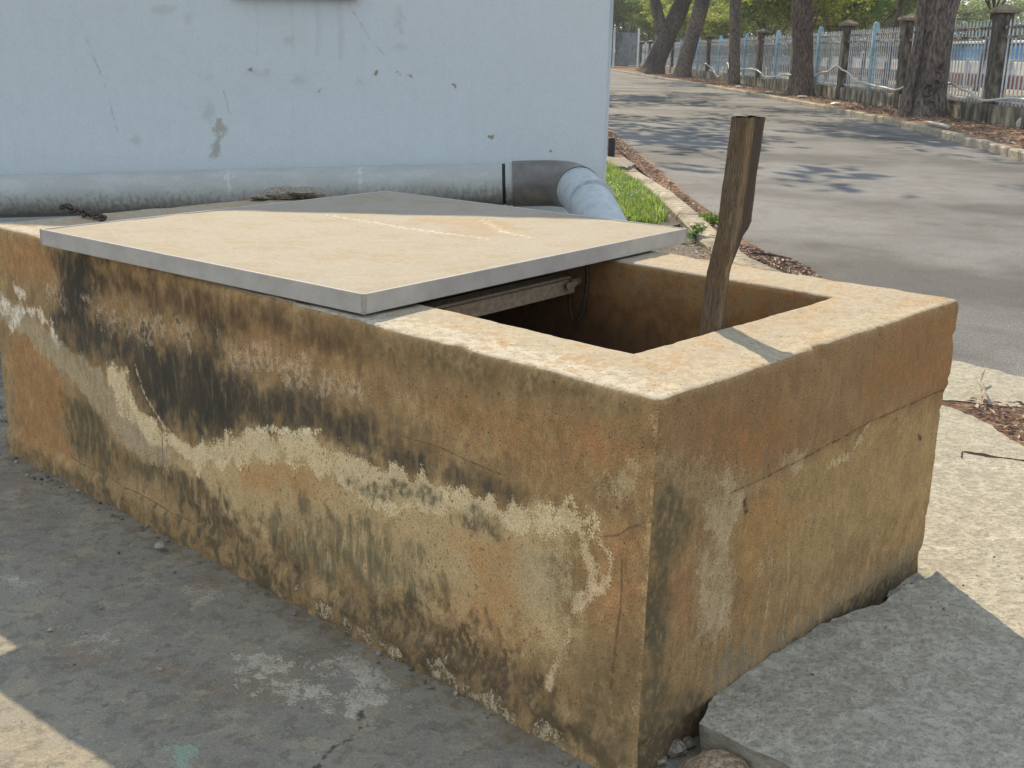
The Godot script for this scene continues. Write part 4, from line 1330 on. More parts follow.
func build_lid() -> void:
	var lid := thing("lid", "square tan cement lid in a grey steel edge, pushed aside on the tank", "tank lid")
	var e1 := Vector3(0.9968, 0, -0.0802)
	var e2 := Vector3(0.0802, 0, 0.9968)
	var L := 1.272
	var W := 1.378
	var t := 0.045
	lid.transform = tank_frame() * Transform3D(Basis(e1, Vector3.UP, e2), Vector3(0.797, TH + 0.007, 0.028))
	var s := 0.006
	var strips := [[Vector3(L / 2, t / 2, s / 2), Vector3(L, t, s)], [Vector3(L / 2, t / 2, W - s / 2), Vector3(L, t, s)], [Vector3(s / 2, t / 2, W / 2), Vector3(s, t, W - 2 * s)], [Vector3(L - s / 2, t / 2, W / 2), Vector3(s, t, W - 2 * s)]]
	for q in strips:
		obj("edge_strip", box_mesh(q[1], 0.0015, q[0]), M.steel, lid)
	var fn := func(x: float, z: float) -> float:
		var d := minf(minf(x, L - x), minf(z, W - z))
		return t - 0.003 + 0.0022 * bumpy.get_noise_2d(x * 50 + 200, z * 50) + 0.0005 * bumpy.get_noise_2d(x * 240, z * 240) + 0.002 * smoothstep(0.0, 0.05, d)
	var top := sheet(s, L - s, s, W - s, 90, 96, fn, M.lid)
	var st := new_st()
	st.append_from(top, 0, Transform3D())
	var am := ArrayMesh.new()
	am = top
	# welded corner seams
	for q in [Vector3(0.0, t / 2, 0.0), Vector3(L, t / 2, 0.0), Vector3(0.0, t / 2, W)]:
		obj("corner_seam", box_mesh(Vector3(0.011, t + 0.001, 0.011), 0.002, q + Vector3(0.0045 * (1 if q.x < 0.5 else -1), 0, 0.0045 * (1 if q.z < 0.5 else -1))), M.seam, lid)
	var under := new_st()
	bbox(under, Transform3D(Basis(), Vector3(L / 2, t / 2 - 0.006, W / 2)), Vector3(L - 2 * s - 0.002, t - 0.014, W - 2 * s - 0.002), 0.003)
	obj("cement_top", am, null, lid)
	obj("underside", done(under), M.stone, lid)
	# the bar that carries the lids across the opening
	var bar := thing("support_bar", "grey-brown bar spanning the opening just under the lid edge", "bar")
	bar.transform = tank_frame() * Transform3D(Basis(e1, Vector3.UP, e2), Vector3(0.93, TH - 0.085, 0.04))
	obj("bar", box_mesh(Vector3(0.012, 0.042, 0.86), 0.002, Vector3(0.0, 0, 0.52)), M.beam, bar)
	obj("flange", box_mesh(Vector3(0.05, 0.008, 0.86), 0.002, Vector3(0.0325, 0.0225, 0.52)), M.beam, bar)
	var pg := new_st()
	tube(pg, PackedVector3Array([tk(1.02, TH - 0.075, 1.04), tk(1.0, TH - 0.075, 0.98), tk(0.97, TH - 0.075, 0.93)]), [0.013, 0.013, 0.011], 10, true, 0.1)
	tag(obj("wooden_peg", done(pg), M.beam), "short round peg sticking from the tank's inner wall under the lid", "peg")
	var rp := new_st()
	var pts := PackedVector3Array()
	for k in 17:
		var an := PI * 1.25 * k / 16.0
		pts.append(tk(0.99 + 0.03 * cos(an), TH - 0.09 - 0.10 * sin(an), 0.99 - 0.01 * sin(an)))
	tube(rp, pts, [0.006], 8, true)
	tag(obj("rope_loop", done(rp), M.darkiron), "dark loop of rope hanging below the peg in the tank", "rope")


func build_stick() -> void:
	# left edge, ridge, right edge (x) by height, in the plane near the rim
	var rows := [[0.10, 0.33, 0.385, 0.415], [0.60, 0.385, 0.428, 0.446], [0.738, 0.4035, 0.447, 0.463], [0.80, 0.409, 0.450, 0.463], [0.863, 0.413, 0.4555, 0.466], [0.90, 0.418, 0.460, 0.4755], [0.94, 0.424, 0.465, 0.491], [0.97, 0.427, 0.469, 0.5045], [1.07, 0.434, 0.476, 0.509], [1.13, 0.437, 0.478, 0.514], [1.188, 0.440, 0.480, 0.519]]
	var P := []
	var UV := []
	var n := 70
	for k in n + 1:
		var y := lerpf(rows[0][0], rows[-1][0], float(k) / n)
		var i := 0
		while i < rows.size() - 2 and rows[i + 1][0] < y: i += 1
		var t: float = (y - rows[i][0]) / (rows[i + 1][0] - rows[i][0])
		var l := lerpf(rows[i][1], rows[i + 1][1], t)
		var m := lerpf(rows[i][2], rows[i + 1][2], t)
		var r := lerpf(rows[i][3], rows[i + 1][3], t)
		var z := -2.44 - 0.02 * (y - 0.74)
		var cor := [Vector2(l, z), Vector2(m, z + 0.03), Vector2(r, z - 0.018), Vector2((l + r) * 0.5 - 0.004, z - 0.06)]
		var row := PackedVector3Array()
		var ur := PackedVector2Array()
		var tot := 0
		for c in 4:
			var a: Vector2 = cor[c]
			var b: Vector2 = cor[(c + 1) % 4]
			for j in 6:
				var w := a.lerp(b, j / 6.0)
				var mid: Vector2 = (cor[0] + cor[2]) * 0.5
				var f := 1.0 + 0.09 * bumpy.get_noise_3dv(Vector3(w.x * 900, y * 14, w.y * 900)) + 0.05 * bumpy.get_noise_3dv(Vector3(w.x * 500, y * 30, w.y * 500)) + 0.03 * bumpy.get_noise_3dv(Vector3(w.x * 1400, y * 120, w.y * 1400))
				if j == 0: f *= 0.96
				w = mid + (w - mid) * f
				row.append(Vector3(w.x, y + (0.004 * bumpy.get_noise_2d(w.x * 1500, w.y * 1500) if k == n else 0.0), w.y)); ur.append(Vector2(tot / 24.0, 1.0 - y / 1.2)); tot += 1
		row.append(row[0]); ur.append(Vector2(1, 1.0 - y / 1.2))
		P.append(row); UV.append(ur)
	var N := grid_normals(P, -1.0, true)
	var mesh := ArrayMesh.new()
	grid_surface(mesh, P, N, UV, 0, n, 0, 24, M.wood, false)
	var st := new_st()
	st.set_smooth_group(-1)
	var top: PackedVector3Array = P[n]
	var c0 := Vector3.ZERO
	for j in 24: c0 += top[j] / 24.0
	var vs := PackedVector3Array()
	var ns := PackedVector3Array()
	var us := PackedVector2Array()
	for j in 24:
		for q in [c0 + Vector3(0, 0.001, 0), top[j], top[j + 1]]:
			vs.append(q); ns.append(Vector3.UP); us.append(Vector2(0.3 + (q.x - 0.44) * 3, 0.3 + (q.z + 2.4) * 1.0))
	var a := []
	a.resize(Mesh.ARRAY_MAX)
	a[Mesh.ARRAY_VERTEX] = vs; a[Mesh.ARRAY_NORMAL] = ns; a[Mesh.ARRAY_TEX_UV] = us
	mesh.add_surface_from_arrays(Mesh.PRIMITIVE_TRIANGLES, a)
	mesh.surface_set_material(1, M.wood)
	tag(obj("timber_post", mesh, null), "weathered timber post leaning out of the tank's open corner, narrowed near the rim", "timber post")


# ---------------------------------------------------------------- broken slabs at the right
func v2(a: float, b: float) -> Vector2:
	var p := tk(a, 0, b)
	return Vector2(p.x, p.z)


func build_slabs() -> void:
	var marks := [[Vector2(0.774, -2.376), Vector2(0.94, -2.372), 0.011], [Vector2(0.741, -2.332), Vector2(0.785, -2.28), 0.009], [Vector2(0.785, -2.28), Vector2(0.813, -2.2), 0.007], [Vector2(0.762, -2.156), Vector2(0.834, -2.111), 0.008], [Vector2(0.834, -2.111), Vector2(0.87, -2.03), 0.008],
		[Vector2(0.49, -2.12), Vector2(0.57, -2.2), 0.008], [Vector2(0.57, -2.2), Vector2(0.66, -2.29), 0.008], [Vector2(0.89, -2.49), Vector2(1.04, -2.56), -0.005], [Vector2(0.468, -2.085), Vector2(0.478, -2.08), -0.008], [Vector2(1.1, -2.2), Vector2(1.3, -2.35), 0.008], [Vector2(0.62, -1.95), Vector2(0.75, -2.02), 0.009], [Vector2(1.0, -2.0), Vector2(1.15, -1.9), -0.004]]
	var top := func(x: float, z: float) -> float:
		var q := Vector2(x, z)
		var mark := 0.0
		for l in marks:
			var e: Vector2 = l[1] - l[0]
			var d: float = (q - l[0] - e * clampf((q - l[0]).dot(e) / e.length_squared(), 0, 1)).length() + 0.004 * bumpy.get_noise_2d(x * 300, z * 300)
			if d < 0.03: mark += l[2] * exp(-d * d / 0.00011)
		return mark + 0.062 + 0.018 * smoothstep(-2.7, -1.9, z) + 0.006 * bumpy.get_noise_2d(x * 12, z * 12) + 0.0045 * bumpy.get_noise_2d(x * 60, z * 25) + 0.002 * bumpy.get_noise_2d(x * 260, z * 130)
	var front := PackedVector2Array([Vector2(0.377, -1.943), Vector2(0.40, -2.02), Vector2(0.44, -2.085), Vector2(0.56, -2.21), Vector2(0.75, -2.405), Vector2(0.90, -2.51), Vector2(0.99, -2.605), Vector2(1.07, -2.665), Vector2(1.13, -2.73), Vector2(1.29, -2.9), Vector2(1.47, -3.06),
		Vector2(1.7, -3.2), Vector2(2.0, -3.05), Vector2(2.0, -1.6), Vector2(1.2, -1.3), Vector2(0.80, -1.45), Vector2(0.54, -1.79), Vector2(0.45, -1.86)])
	tag(obj("slab", slab(front, -0.02, top, 0.02, 0.012, 0.014), M.slab), "large grey concrete slab against the tank's short end, its near corner broken", "slab", "broken paving slabs")
	var mid := func(x: float, z: float) -> float:
		return 0.022 + 0.006 * bumpy.get_noise_2d(x * 12, z * 12) + 0.006 * bumpy.get_noise_2d(x * 60, z * 60) + 0.003 * bumpy.get_noise_2d(x * 200, z * 200)
	var second := PackedVector2Array([Vector2(0.95, -2.62), Vector2(1.12, -2.76), Vector2(1.29, -2.93), Vector2(1.46, -3.09), Vector2(1.62, -3.24), Vector2(1.52, -3.5), Vector2(1.53, -3.74), Vector2(1.3, -3.7), Vector2(1.0, -3.2)])
	tag(obj("slab", slab(second, -0.02, mid, 0.025, 0.015, 0.04), M.slab), "sunlit pale slab with a rough top behind the large grey slab", "slab", "broken paving slabs")
	var low := func(x: float, z: float) -> float:
		return 0.014 + 0.006 * bumpy.get_noise_2d(x * 12, z * 12) + 0.004 * bumpy.get_noise_2d(x * 70, z * 70) + 0.003 * bumpy.get_noise_2d(x * 200, z * 200)
	var third := PackedVector2Array([Vector2(1.48, -3.5), Vector2(1.56, -3.25), Vector2(1.75, -3.2), Vector2(2.3, -3.05), Vector2(2.3, -3.5), Vector2(1.82, -3.64), Vector2(1.68, -3.70), Vector2(1.555, -3.75)])
	tag(obj("slab", slab(third, -0.02, low, 0.025, 0.012, 0.04), M.slab), "sunlit pale slab beyond the diagonal joint, dark crack along its far edge", "slab", "broken paving slabs")
	var fourth := PackedVector2Array([Vector2(1.2, -3.6), Vector2(1.5, -3.66), Vector2(1.56, -3.775), Vector2(1.68, -3.73), Vector2(1.80, -3.70), Vector2(1.80, -3.9), Vector2(1.78, -4.1), Vector2(1.72, -4.3), Vector2(1.6, -4.4), Vector2(1.4, -4.3)])
	tag(obj("slab", slab(fourth, -0.02, func(x, z): return low.call(x + 3, z) - 0.003, 0.025, 0.018, 0.04), M.slab), "sunlit pale slab behind the dark crack, next to the brown leaves", "slab", "broken paving slabs")
	var apron := PackedVector2Array([Vector2(1.45, -4.42), Vector2(1.7, -4.42), Vector2(1.95, -4.36), Vector2(2.15, -4.3), Vector2(2.7, -3.6), Vector2(3.2, -3.5), Vector2(3.1, -4.05), Vector2(2.3, -4.68), Vector2(2.02, -5.0), Vector2(1.85, -5.2), Vector2(1.5, -5.0)])
	tag(obj("apron", slab(apron, -0.02, func(x, z): return low.call(x, z + 5) - 0.004, 0.03, 0.02, 0.05), M.slab), "rough pale concrete apron along the asphalt edge", "concrete apron")
	struct("leaf_soil", slab(PackedVector2Array([Vector2(1.7, -4.5), Vector2(2.2, -4.5), Vector2(2.9, -3.5), Vector2(2.3, -2.9), Vector2(1.7, -3.5)]), -0.025, func(x, z): return 0.004 + 0.006 * bumpy.get_noise_2d(x * 60, z * 60), 0.05, 0.02, 0.08), M.litter, "brown soil under fallen leaves between slab and apron")
	# broken pieces
	var o := obj("rock", stone(0.062, Vector3(1.15, 0.7, 0.95), 4), M.rock)
	o.position = Vector3(0.40, 0.018, -1.865)
	tag(o, "broken lump of concrete below the large slab's near corner", "rock")
	var spots := [[0.335, -1.955, 0.024], [0.36, -1.985, 0.018], [0.30, -1.92, 0.016], [0.372, -1.925, 0.014], [0.345, -1.90, 0.012], [0.41, -2.075, 0.018]]
	for k in spots.size():
		var q: Array = spots[k]
		var s := obj("rubble", stone(q[2], Vector3(1.2, 0.7, 1), 20 + k), M.stone)
		s.position = Vector3(q[0], q[2] * 0.5, q[1])
		tag(s, "small dark piece of rubble in the gap between slab and tank", "rubble", "rubble in the gap by the tank corner")
	var peb := [[-0.93, -2.84, 0.016, "small white pebble near the middle of the tank's long side"], [-1.05, -2.38, 0.007, "tiny pale pebble on the dark paving, left"], [-0.75, -2.22, 0.006, "tiny pale pebble on the dark paving, middle"], [-0.82, -2.08, 0.006, "tiny pale pebble on the dark paving, near the sunlit corner"]]
	for k in peb.size():
		var s := obj("pebble", stone(peb[k][2], Vector3(1.3, 0.8, 0.9), 50 + k), M.kerb)
		s.position = Vector3(peb[k][0], peb[k][2] * 0.6, peb[k][1])
		tag(s, peb[k][3], "pebble", "pebbles on the paving")
	# flat pieces lying on the back of the tank
	var flat := [[tk(2.53, TH + 0.022, 1.10), 0.07, 0.4, "flat broken stone on the tank's back rim beside the lid"], [tk(2.46, TH + 0.025, 1.16), 0.075, 1.4, "second flat broken stone on the back rim, nearer the pipe"], [tk(2.56, TH + 0.016, 1.01), 0.045, 2.2, "smallest flat broken stone on the back rim, towards the chain"]]
	for k in flat.size():
		var s := obj("flat_stone", stone(flat[k][1], Vector3(1.3, 0.36, 0.9), 70 + k), M.stone)
		s.position = flat[k][0]; s.rotation.y = flat[k][2]
		tag(s, flat[k][3], "stone")
	# crack line of fallen debris at the left end of the tank
	for k in 9:
		var s := obj("rubble", stone(rng.randf_range(0.02, 0.045), Vector3(1.3, 0.6, 1), 90 + k), M.stone)
		s.position = tk(2.72 + 0.16 * (k % 3) + rng.randf_range(-0.04, 0.04), 0.012, 0.15 + 0.18 * (k / 3))
		tag(s, "grey rubble lying past the tank's far left end", "rubble", "rubble past the tank's far left end")


func build_pipe() -> void:
	var a := Vector3(-4.5, 0.462, -5.72)
	var b := Vector3(-0.07, 0.677, -5.72)
	var r := 0.104
	var ax := (b - a).normalized()
	var pipe := thing("drain_pipe", "grey pipe along the foot of the blue wall, bending forward at the elbow", "pipe", Vector3.ZERO)
	var cyl := func(p: Vector3, q: Vector3, rad: float, mat: Material, called: String, seg := 24) -> void:
		var P := []
		var UV := []
		var t := (q - p).normalized()
		var up := Vector3.UP
		var side := t.cross(up).normalized()
		up = side.cross(t)
		var rows := maxi(2, int(p.distance_to(q) / 0.1))
		for i in rows + 1:
			var row := PackedVector3Array()
			var ur := PackedVector2Array()
			for k in 33:
				var an := TAU * k / 32.0 - PI / 2
				var c := p.lerp(q, float(i) / rows)
				row.append(c + (side * cos(an) + up * sin(an)) * rad * (1.0 + 0.004 * bumpy.get_noise_3dv(c * 20 + up * an)))
				ur.append(Vector2((c.x + 4.5) / 4.5, 1.0 - absf(k - 16.0 if k > 16 else 16.0 - k) / 16.0 if false else absf(16.0 - k) / 16.0))
			P.append(row); UV.append(ur)
		var m := ArrayMesh.new()
		grid_surface(m, P, grid_normals(P, -1.0, true), UV, 0, rows, 0, 32, mat)
		obj(called, m, null, pipe)
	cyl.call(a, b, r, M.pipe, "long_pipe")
	# socket ring with a dark joint
	cyl.call(b - ax * 0.0, b + ax * 0.016, r - 0.004, M.black, "joint_seal")
	cyl.call(b + ax * 0.016, b + ax * 0.05, r + 0.001, M.pipe, "pipe_end")
	# elbow: a quarter bend in the horizontal
	var st := new_st()
	var pts := PackedVector3Array()
	var c1 := b + ax * 0.05
	pts.append(c1); pts.append(c1 + ax * 0.14)
	var out := Vector3(0.19, -0.12, 1.0).normalized()
	var p0 := c1 + ax * 0.14
	for k in range(1, 9):
		var t := k / 8.0
		var e := p0 + ax * 0.15
		var f := e + out * 0.15
		pts.append(p0.lerp(e, t).lerp(e.lerp(f, t), t))
	tube(st, pts, [r + 0.008], 32, false)
	obj("elbow", done(st), M.elbow, pipe)
	var s2 := new_st()
	var e0 := pts[9] - out * 0.02
	var down := (out + Vector3(0.03, -0.25, 0)).normalized()
	tube(s2, PackedVector3Array([e0, e0 + out * 0.2, e0 + out * 0.26 + down * 0.1, e0 + out * 0.26 + down * 0.4, e0 + out * 0.3 + down * 0.7 + Vector3(0, -0.06, 0), e0 + out * 0.3 + down * 0.8 + Vector3(0, -0.4, 0)]), [r + 0.002, r + 0.002, r + 0.002, r + 0.001, r, r], 32, false)
	obj("outlet_pipe", done(s2), M.bluepipe, pipe)
	for d in [0.03, 0.27]:
		var s3 := new_st()
		var q: Vector3 = e0 + out * d
		tube(s3, PackedVector3Array([q, q + out * 0.02]), [r + 0.006], 32, true)
		obj("collar", done(s3), M.bluepipe, pipe)


func build_small() -> void:
	# chain on the tank's back rim
	var ch := thing("chain", "short rusty chain lying on the tank's far left rim", "chain")
	var tor := TorusMesh.new()
	tor.inner_radius = 0.008; tor.outer_radius = 0.018; tor.rings = 14; tor.ring_segments = 8
	var pa := Vector3(-1.548, TH + 0.012, -3.93)
	var pb := Vector3(-1.33, TH + 0.012, -3.69)
	for k in 13:
		var o := obj("link", tor, M.darkiron, ch)
		o.position = pa.lerp(pb, k / 12.0) + Vector3(0.012 * sin(k * 1.3), 0.004 if k % 2 else 0.0, 0)
		o.basis = Basis(Vector3.UP, atan2(-(pb - pa).z, (pb - pa).x) + 0.3 * sin(k * 2.1)) * Basis(Vector3.RIGHT, 0.5 if k % 2 == 0 else -0.9) * Basis().scaled(Vector3(1.2, 1, 0.8))
	# short black bollard beside the wall's far corner, and a concrete block
	var bo := new_st()
	tube(bo, PackedVector3Array([Vector3(1.17, -0.02, -14.6), Vector3(1.17, 0.28, -14.6), Vector3(1.17, 0.3, -14.6)]), [0.045, 0.045, 0.03], 12, true, 0.05)
	tag(obj("bollard", done(bo), M.black), "short black stump standing by the kerb past the wall", "bollard")
	tag(obj("kerb_block", slab(PackedVector2Array([Vector2(1.02, -14.2), Vector2(1.3, -14.2), Vector2(1.34, -13.3), Vector2(1.22, -12.9), Vector2(1.05, -13.2)]), -0.02, func(x, z): return 0.1 + 0.02 * bumpy.get_noise_2d(x * 40, z * 40), 0.06, 0.02, 0.1), M.stone), "grey lump of concrete at the near end of the kerb by the stump", "concrete block")
	# twig
	var tw := new_st()
	tube(tw, PackedVector3Array([Vector3(1.86, 0.03, -4.33), Vector3(1.90, 0.05, -4.46), Vector3(1.93, 0.04, -4.58), Vector3(1.995, 0.06, -4.70)]), [0.011, 0.008, 0.007, 0.004], 8, true, 0.15)
	tag(obj("twig", done(tw), M.kerb), "pale bent twig standing among the brown leaves by the apron", "twig")
	var t2 := new_st()
	tube(t2, PackedVector3Array([Vector3(1.60, 0.04, -7.7), Vector3(1.70, 0.05, -7.6), Vector3(1.82, 0.04, -7.5)]), [0.008, 0.007, 0.004], 8, true, 0.15)
	tag(obj("twig", done(t2), M.bark_dark), "dark twig in the leaf heap beside the asphalt", "twig")
	# bits of litter on the verge
	var lit := [[9.0, -23.6, 0.5, "white stick on the verge in front of the nearest tree"]]
	var w := new_st()
	tube(w, PackedVector3Array([Vector3(7.98, 0.16, -23.1), Vector3(7.93, 0.165, -22.3), Vector3(7.88, 0.16, -21.6)]), [0.03, 0.035, 0.03], 8, true, 0.1)
	tag(obj("white_stick", done(w), M.hose), lit[0][3], "stick")
	var bag := obj("white_bag", stone(0.16, Vector3(1.1, 0.9, 0.9), 77), M.hose)
	bag.position = Vector3(9.62, 0.2, -22.4)
	tag(bag, "crumpled white bag on the verge below the fence wall, far right", "bag")
	var scraps := [[8.45, -31.5, "white scrap of paper on the verge left of the nearest tree"], [8.75, -36.6, "pale scrap of paper by the second tree's roots"], [8.5, -40.5, "pale scrap of paper on the verge by the kerb"], [8.7, -47.0, "farthest pale scrap on the verge"]]
	for s in scraps:
		var o := obj("paper_scrap", stone(0.13, Vector3(1.4, 0.35, 1), int(-s[1])), M.hose)
		o.position = Vector3(s[0], 0.16, s[1])
		tag(o, s[2], "litter", "scraps on the verge")


func build_kerbs() -> void:
	var kerb := Node3D.new()
	kerb.name = "kerb"
	add_child(kerb)
	kerb.set_meta("kind", "structure"); kerb.set_meta("label", "pale concrete kerb along the right side of the road")
	var ms := []
	for k in 4:
		var st := new_st()
		bbox(st, Transform3D(Basis(Vector3.UP, 0.0), Vector3.ZERO), Vector3(0.17, 0.2, 0.985), 0.025)
		ms.append(done(st))
	var z := -3.0
	var k := 0
	while z > -100.0:
		var z2 := z - 1.0
		var p := Vector2(along(KERB_RIGHT, z), z)
		var q := Vector2(along(KERB_RIGHT, z2), z2)
		var o := obj("kerb_stone", ms[k % 4], M.kerb, kerb)
		o.position = Vector3((p.x + q.x) * 0.5 + 0.08, 0.025 + rng.randf_range(-0.008, 0.008), (z + z2) * 0.5)
		o.rotation = Vector3(0, -(q.x - p.x) + rng.randf_range(-0.008, 0.008), rng.randf_range(-0.02, 0.02))
		z = z2; k += 1
	var left := Node3D.new()
	left.name = "kerb_strip"
	add_child(left)
	left.set_meta("kind", "structure"); left.set_meta("label", "low pale kerb strip between the grass and the leaves at the road's left edge")
	var pts := [[1.13, -14.4], [1.26, -12.8], [1.38, -11.0], [1.41, -9.4], [1.40, -8.2], [1.44, -7.3], [1.60, -6.5], [1.75, -6.0]]
	for i in pts.size() - 1:
		var a := Vector3(pts[i][0], 0.02, pts[i][1])
		var b := Vector3(pts[i + 1][0], 0.02, pts[i + 1][1])
		var n := maxi(1, int(a.distance_to(b)))
		for j in n:
			var p := a.lerp(b, float(j) / n)
			var q := a.lerp(b, float(j + 1) / n)
			var o := obj("kerb_stone", box_mesh(Vector3(0.19, 0.09, p.distance_to(q) - 0.01), 0.015), M.kerb, left)
			o.position = (p + q) * 0.5 + Vector3(0, rng.randf_range(-0.006, 0.006), 0)
			o.rotation.y = atan2(q.x - p.x, q.z - p.z)


# ---------------------------------------------------------------- the fence
func fence_x(z: float) -> float:
	return 9.6 + 0.0135 * (-z - 20.0)


func build_fence() -> void:
	var f := thing("boundary_fence", "long fence of pale blue bars and dark pillars on a low grimy wall", "fence", Vector3(fence_x(-24.2), 0, -24.2))
	var o0 := f.position
	var zs := [-18.2, -24.2, -30.2, -36.1, -43.0, -49.7, -57.0, -64.5, -73.0, -81.5, -90.0, -98.0, -106.0]
	var pil := new_st()
	bbox(pil, Transform3D(Basis(), Vector3(0, 1.12, 0)), Vector3(0.31, 2.28, 0.31), 0.02)
	var pilm := done(pil)
	var cst := new_st()
	bbox(cst, Transform3D(Basis(), Vector3(0, 2.29, 0)), Vector3(0.5, 0.07, 0.5), 0.015)
	cst.set_smooth_group(-1)
	var ap := Vector3(0, 2.44, 0)
	var cr := [Vector3(-0.24, 2.325, -0.24), Vector3(0.24, 2.325, -0.24), Vector3(0.24, 2.325, 0.24), Vector3(-0.24, 2.325, 0.24)]
	for k in 4: tri(cst, ap, cr[k], cr[(k + 1) % 4])
	var capm := done(cst)
	var bar := new_st()
	tube(bar, PackedVector3Array([Vector3(0, 0.5, 0), Vector3(0, 2.08, 0), Vector3(0, 2.14, 0)]), [0.017, 0.017, 0.004], 6, true)
	var barm := done(bar)
	var post := new_st()
	bbox(post, Transform3D(Basis(), Vector3(0, 1.35, 0)), Vector3(0.17, 1.78, 0.17), 0.03)
	var pc := new_st()
	tube(pc, PackedVector3Array([Vector3(0, 2.2, 0), Vector3(0, 2.27, 0), Vector3(0, 2.31, 0)]), [0.085, 0.08, 0.03], 14, true)
	pc.append_from(done(post), 0, Transform3D())
	var postm := done(pc)
	var count := 0
	var farst := new_st()
	for i in zs.size():
		var z: float = zs[i]
		var x := fence_x(z)
		var p := obj("pillar", pilm, M.pillar, f)
		p.position = Vector3(x, 0, z) - o0
		p.rotation.y = 0.02
		var c := obj("cap", capm, M.cap, p)
		if i == zs.size() - 1: break
		var z2: float = zs[i + 1]
		var x2 := fence_x(z2)
		var A := Vector3(x, 0, z)
		var B := Vector3(x2, 0, z2)
		var d := (B - A).normalized()
		var len := A.distance_to(B)
		var turn := Basis(d, Vector3.UP, d.cross(Vector3.UP))
		var wst := new_st()
		bbox(wst, Transform3D(turn, (A + B) * 0.5 + Vector3(0, 0.24, 0) - o0), Vector3(len - 0.32, 0.5, 0.24), 0.02)
		obj("base_wall", done(wst), M.mossy, f)
		for y in [[0.56, 0.04], [1.80, 0.06], [1.985, 0.06]]:
			var rs := new_st()
			bbox(rs, Transform3D(turn, (A + B) * 0.5 + Vector3(0, y[0], 0) - o0), Vector3(len - 0.32, y[1], 0.03), 0.006)
			obj("rail", done(rs), M.picket if y[0] < 1.0 else M.rust, f)
		var q := obj("blue_post", postm, M.bluepost, f)
		q.position = (A + B) * 0.5 - o0
		var n := int(len / (0.2 if z > -40.0 else 0.3))
		for k in range(2, n - 1):
			var s := A.lerp(B, float(k) / n)
			if s.distance_to((A + B) * 0.5) < 0.1: continue
			var lean := rng.randf_range(-0.008, 0.008)
			if count < 290 and z > -62.0 and z < -18.0:
				var b := obj("picket", barm, M.picket, f)
				b.position = s - o0
				b.rotation.x = lean
				count += 1
			else:
				farst.append_from(barm, 0, Transform3D(Basis(Vector3.RIGHT, lean), s - o0))
	var fo := obj("far_pickets", farst.commit(), M.picket, f)
	fo.set_meta("kind", "stuff")
	# hose draped along the wall top
	var hang := [[-19.0, 0.66], [-22.6, 0.66], [-24.2, 0.56], [-25.2, 0.72], [-26.2, 0.84], [-28.4, 0.84], [-30.2, 0.58], [-31.4, 0.62], [-33.6, 0.70], [-35.4, 0.98], [-36.2, 1.1], [-37.5, 0.9], [-39.6, 0.72], [-43.0, 0.72], [-47.0, 0.55], [-49.7, 0.8], [-52.5, 0.78], [-56.0, 0.6], [-57.0, 1.0], [-58.4, 0.5], [-59.5, 0.3], [-62.5, 0.75], [-64.5, 0.9], [-66.0, 0.55]]
	var hp := PackedVector3Array()
	for i in hang.size() - 1:
		for k in 5:
			var t := k / 5.0
			var z := lerpf(hang[i][0], hang[i + 1][0], t)
			hp.append(Vector3(fence_x(z) - 0.2, lerpf(hang[i][1], hang[i + 1][1], smoothstep(0, 1, t)), z))
	var hs := new_st()
	tube(hs, hp, [0.028], 8, true)
	tag(obj("hose", done(hs), M.hose), "off-white hose draped in loops along the foot of the fence", "hose")


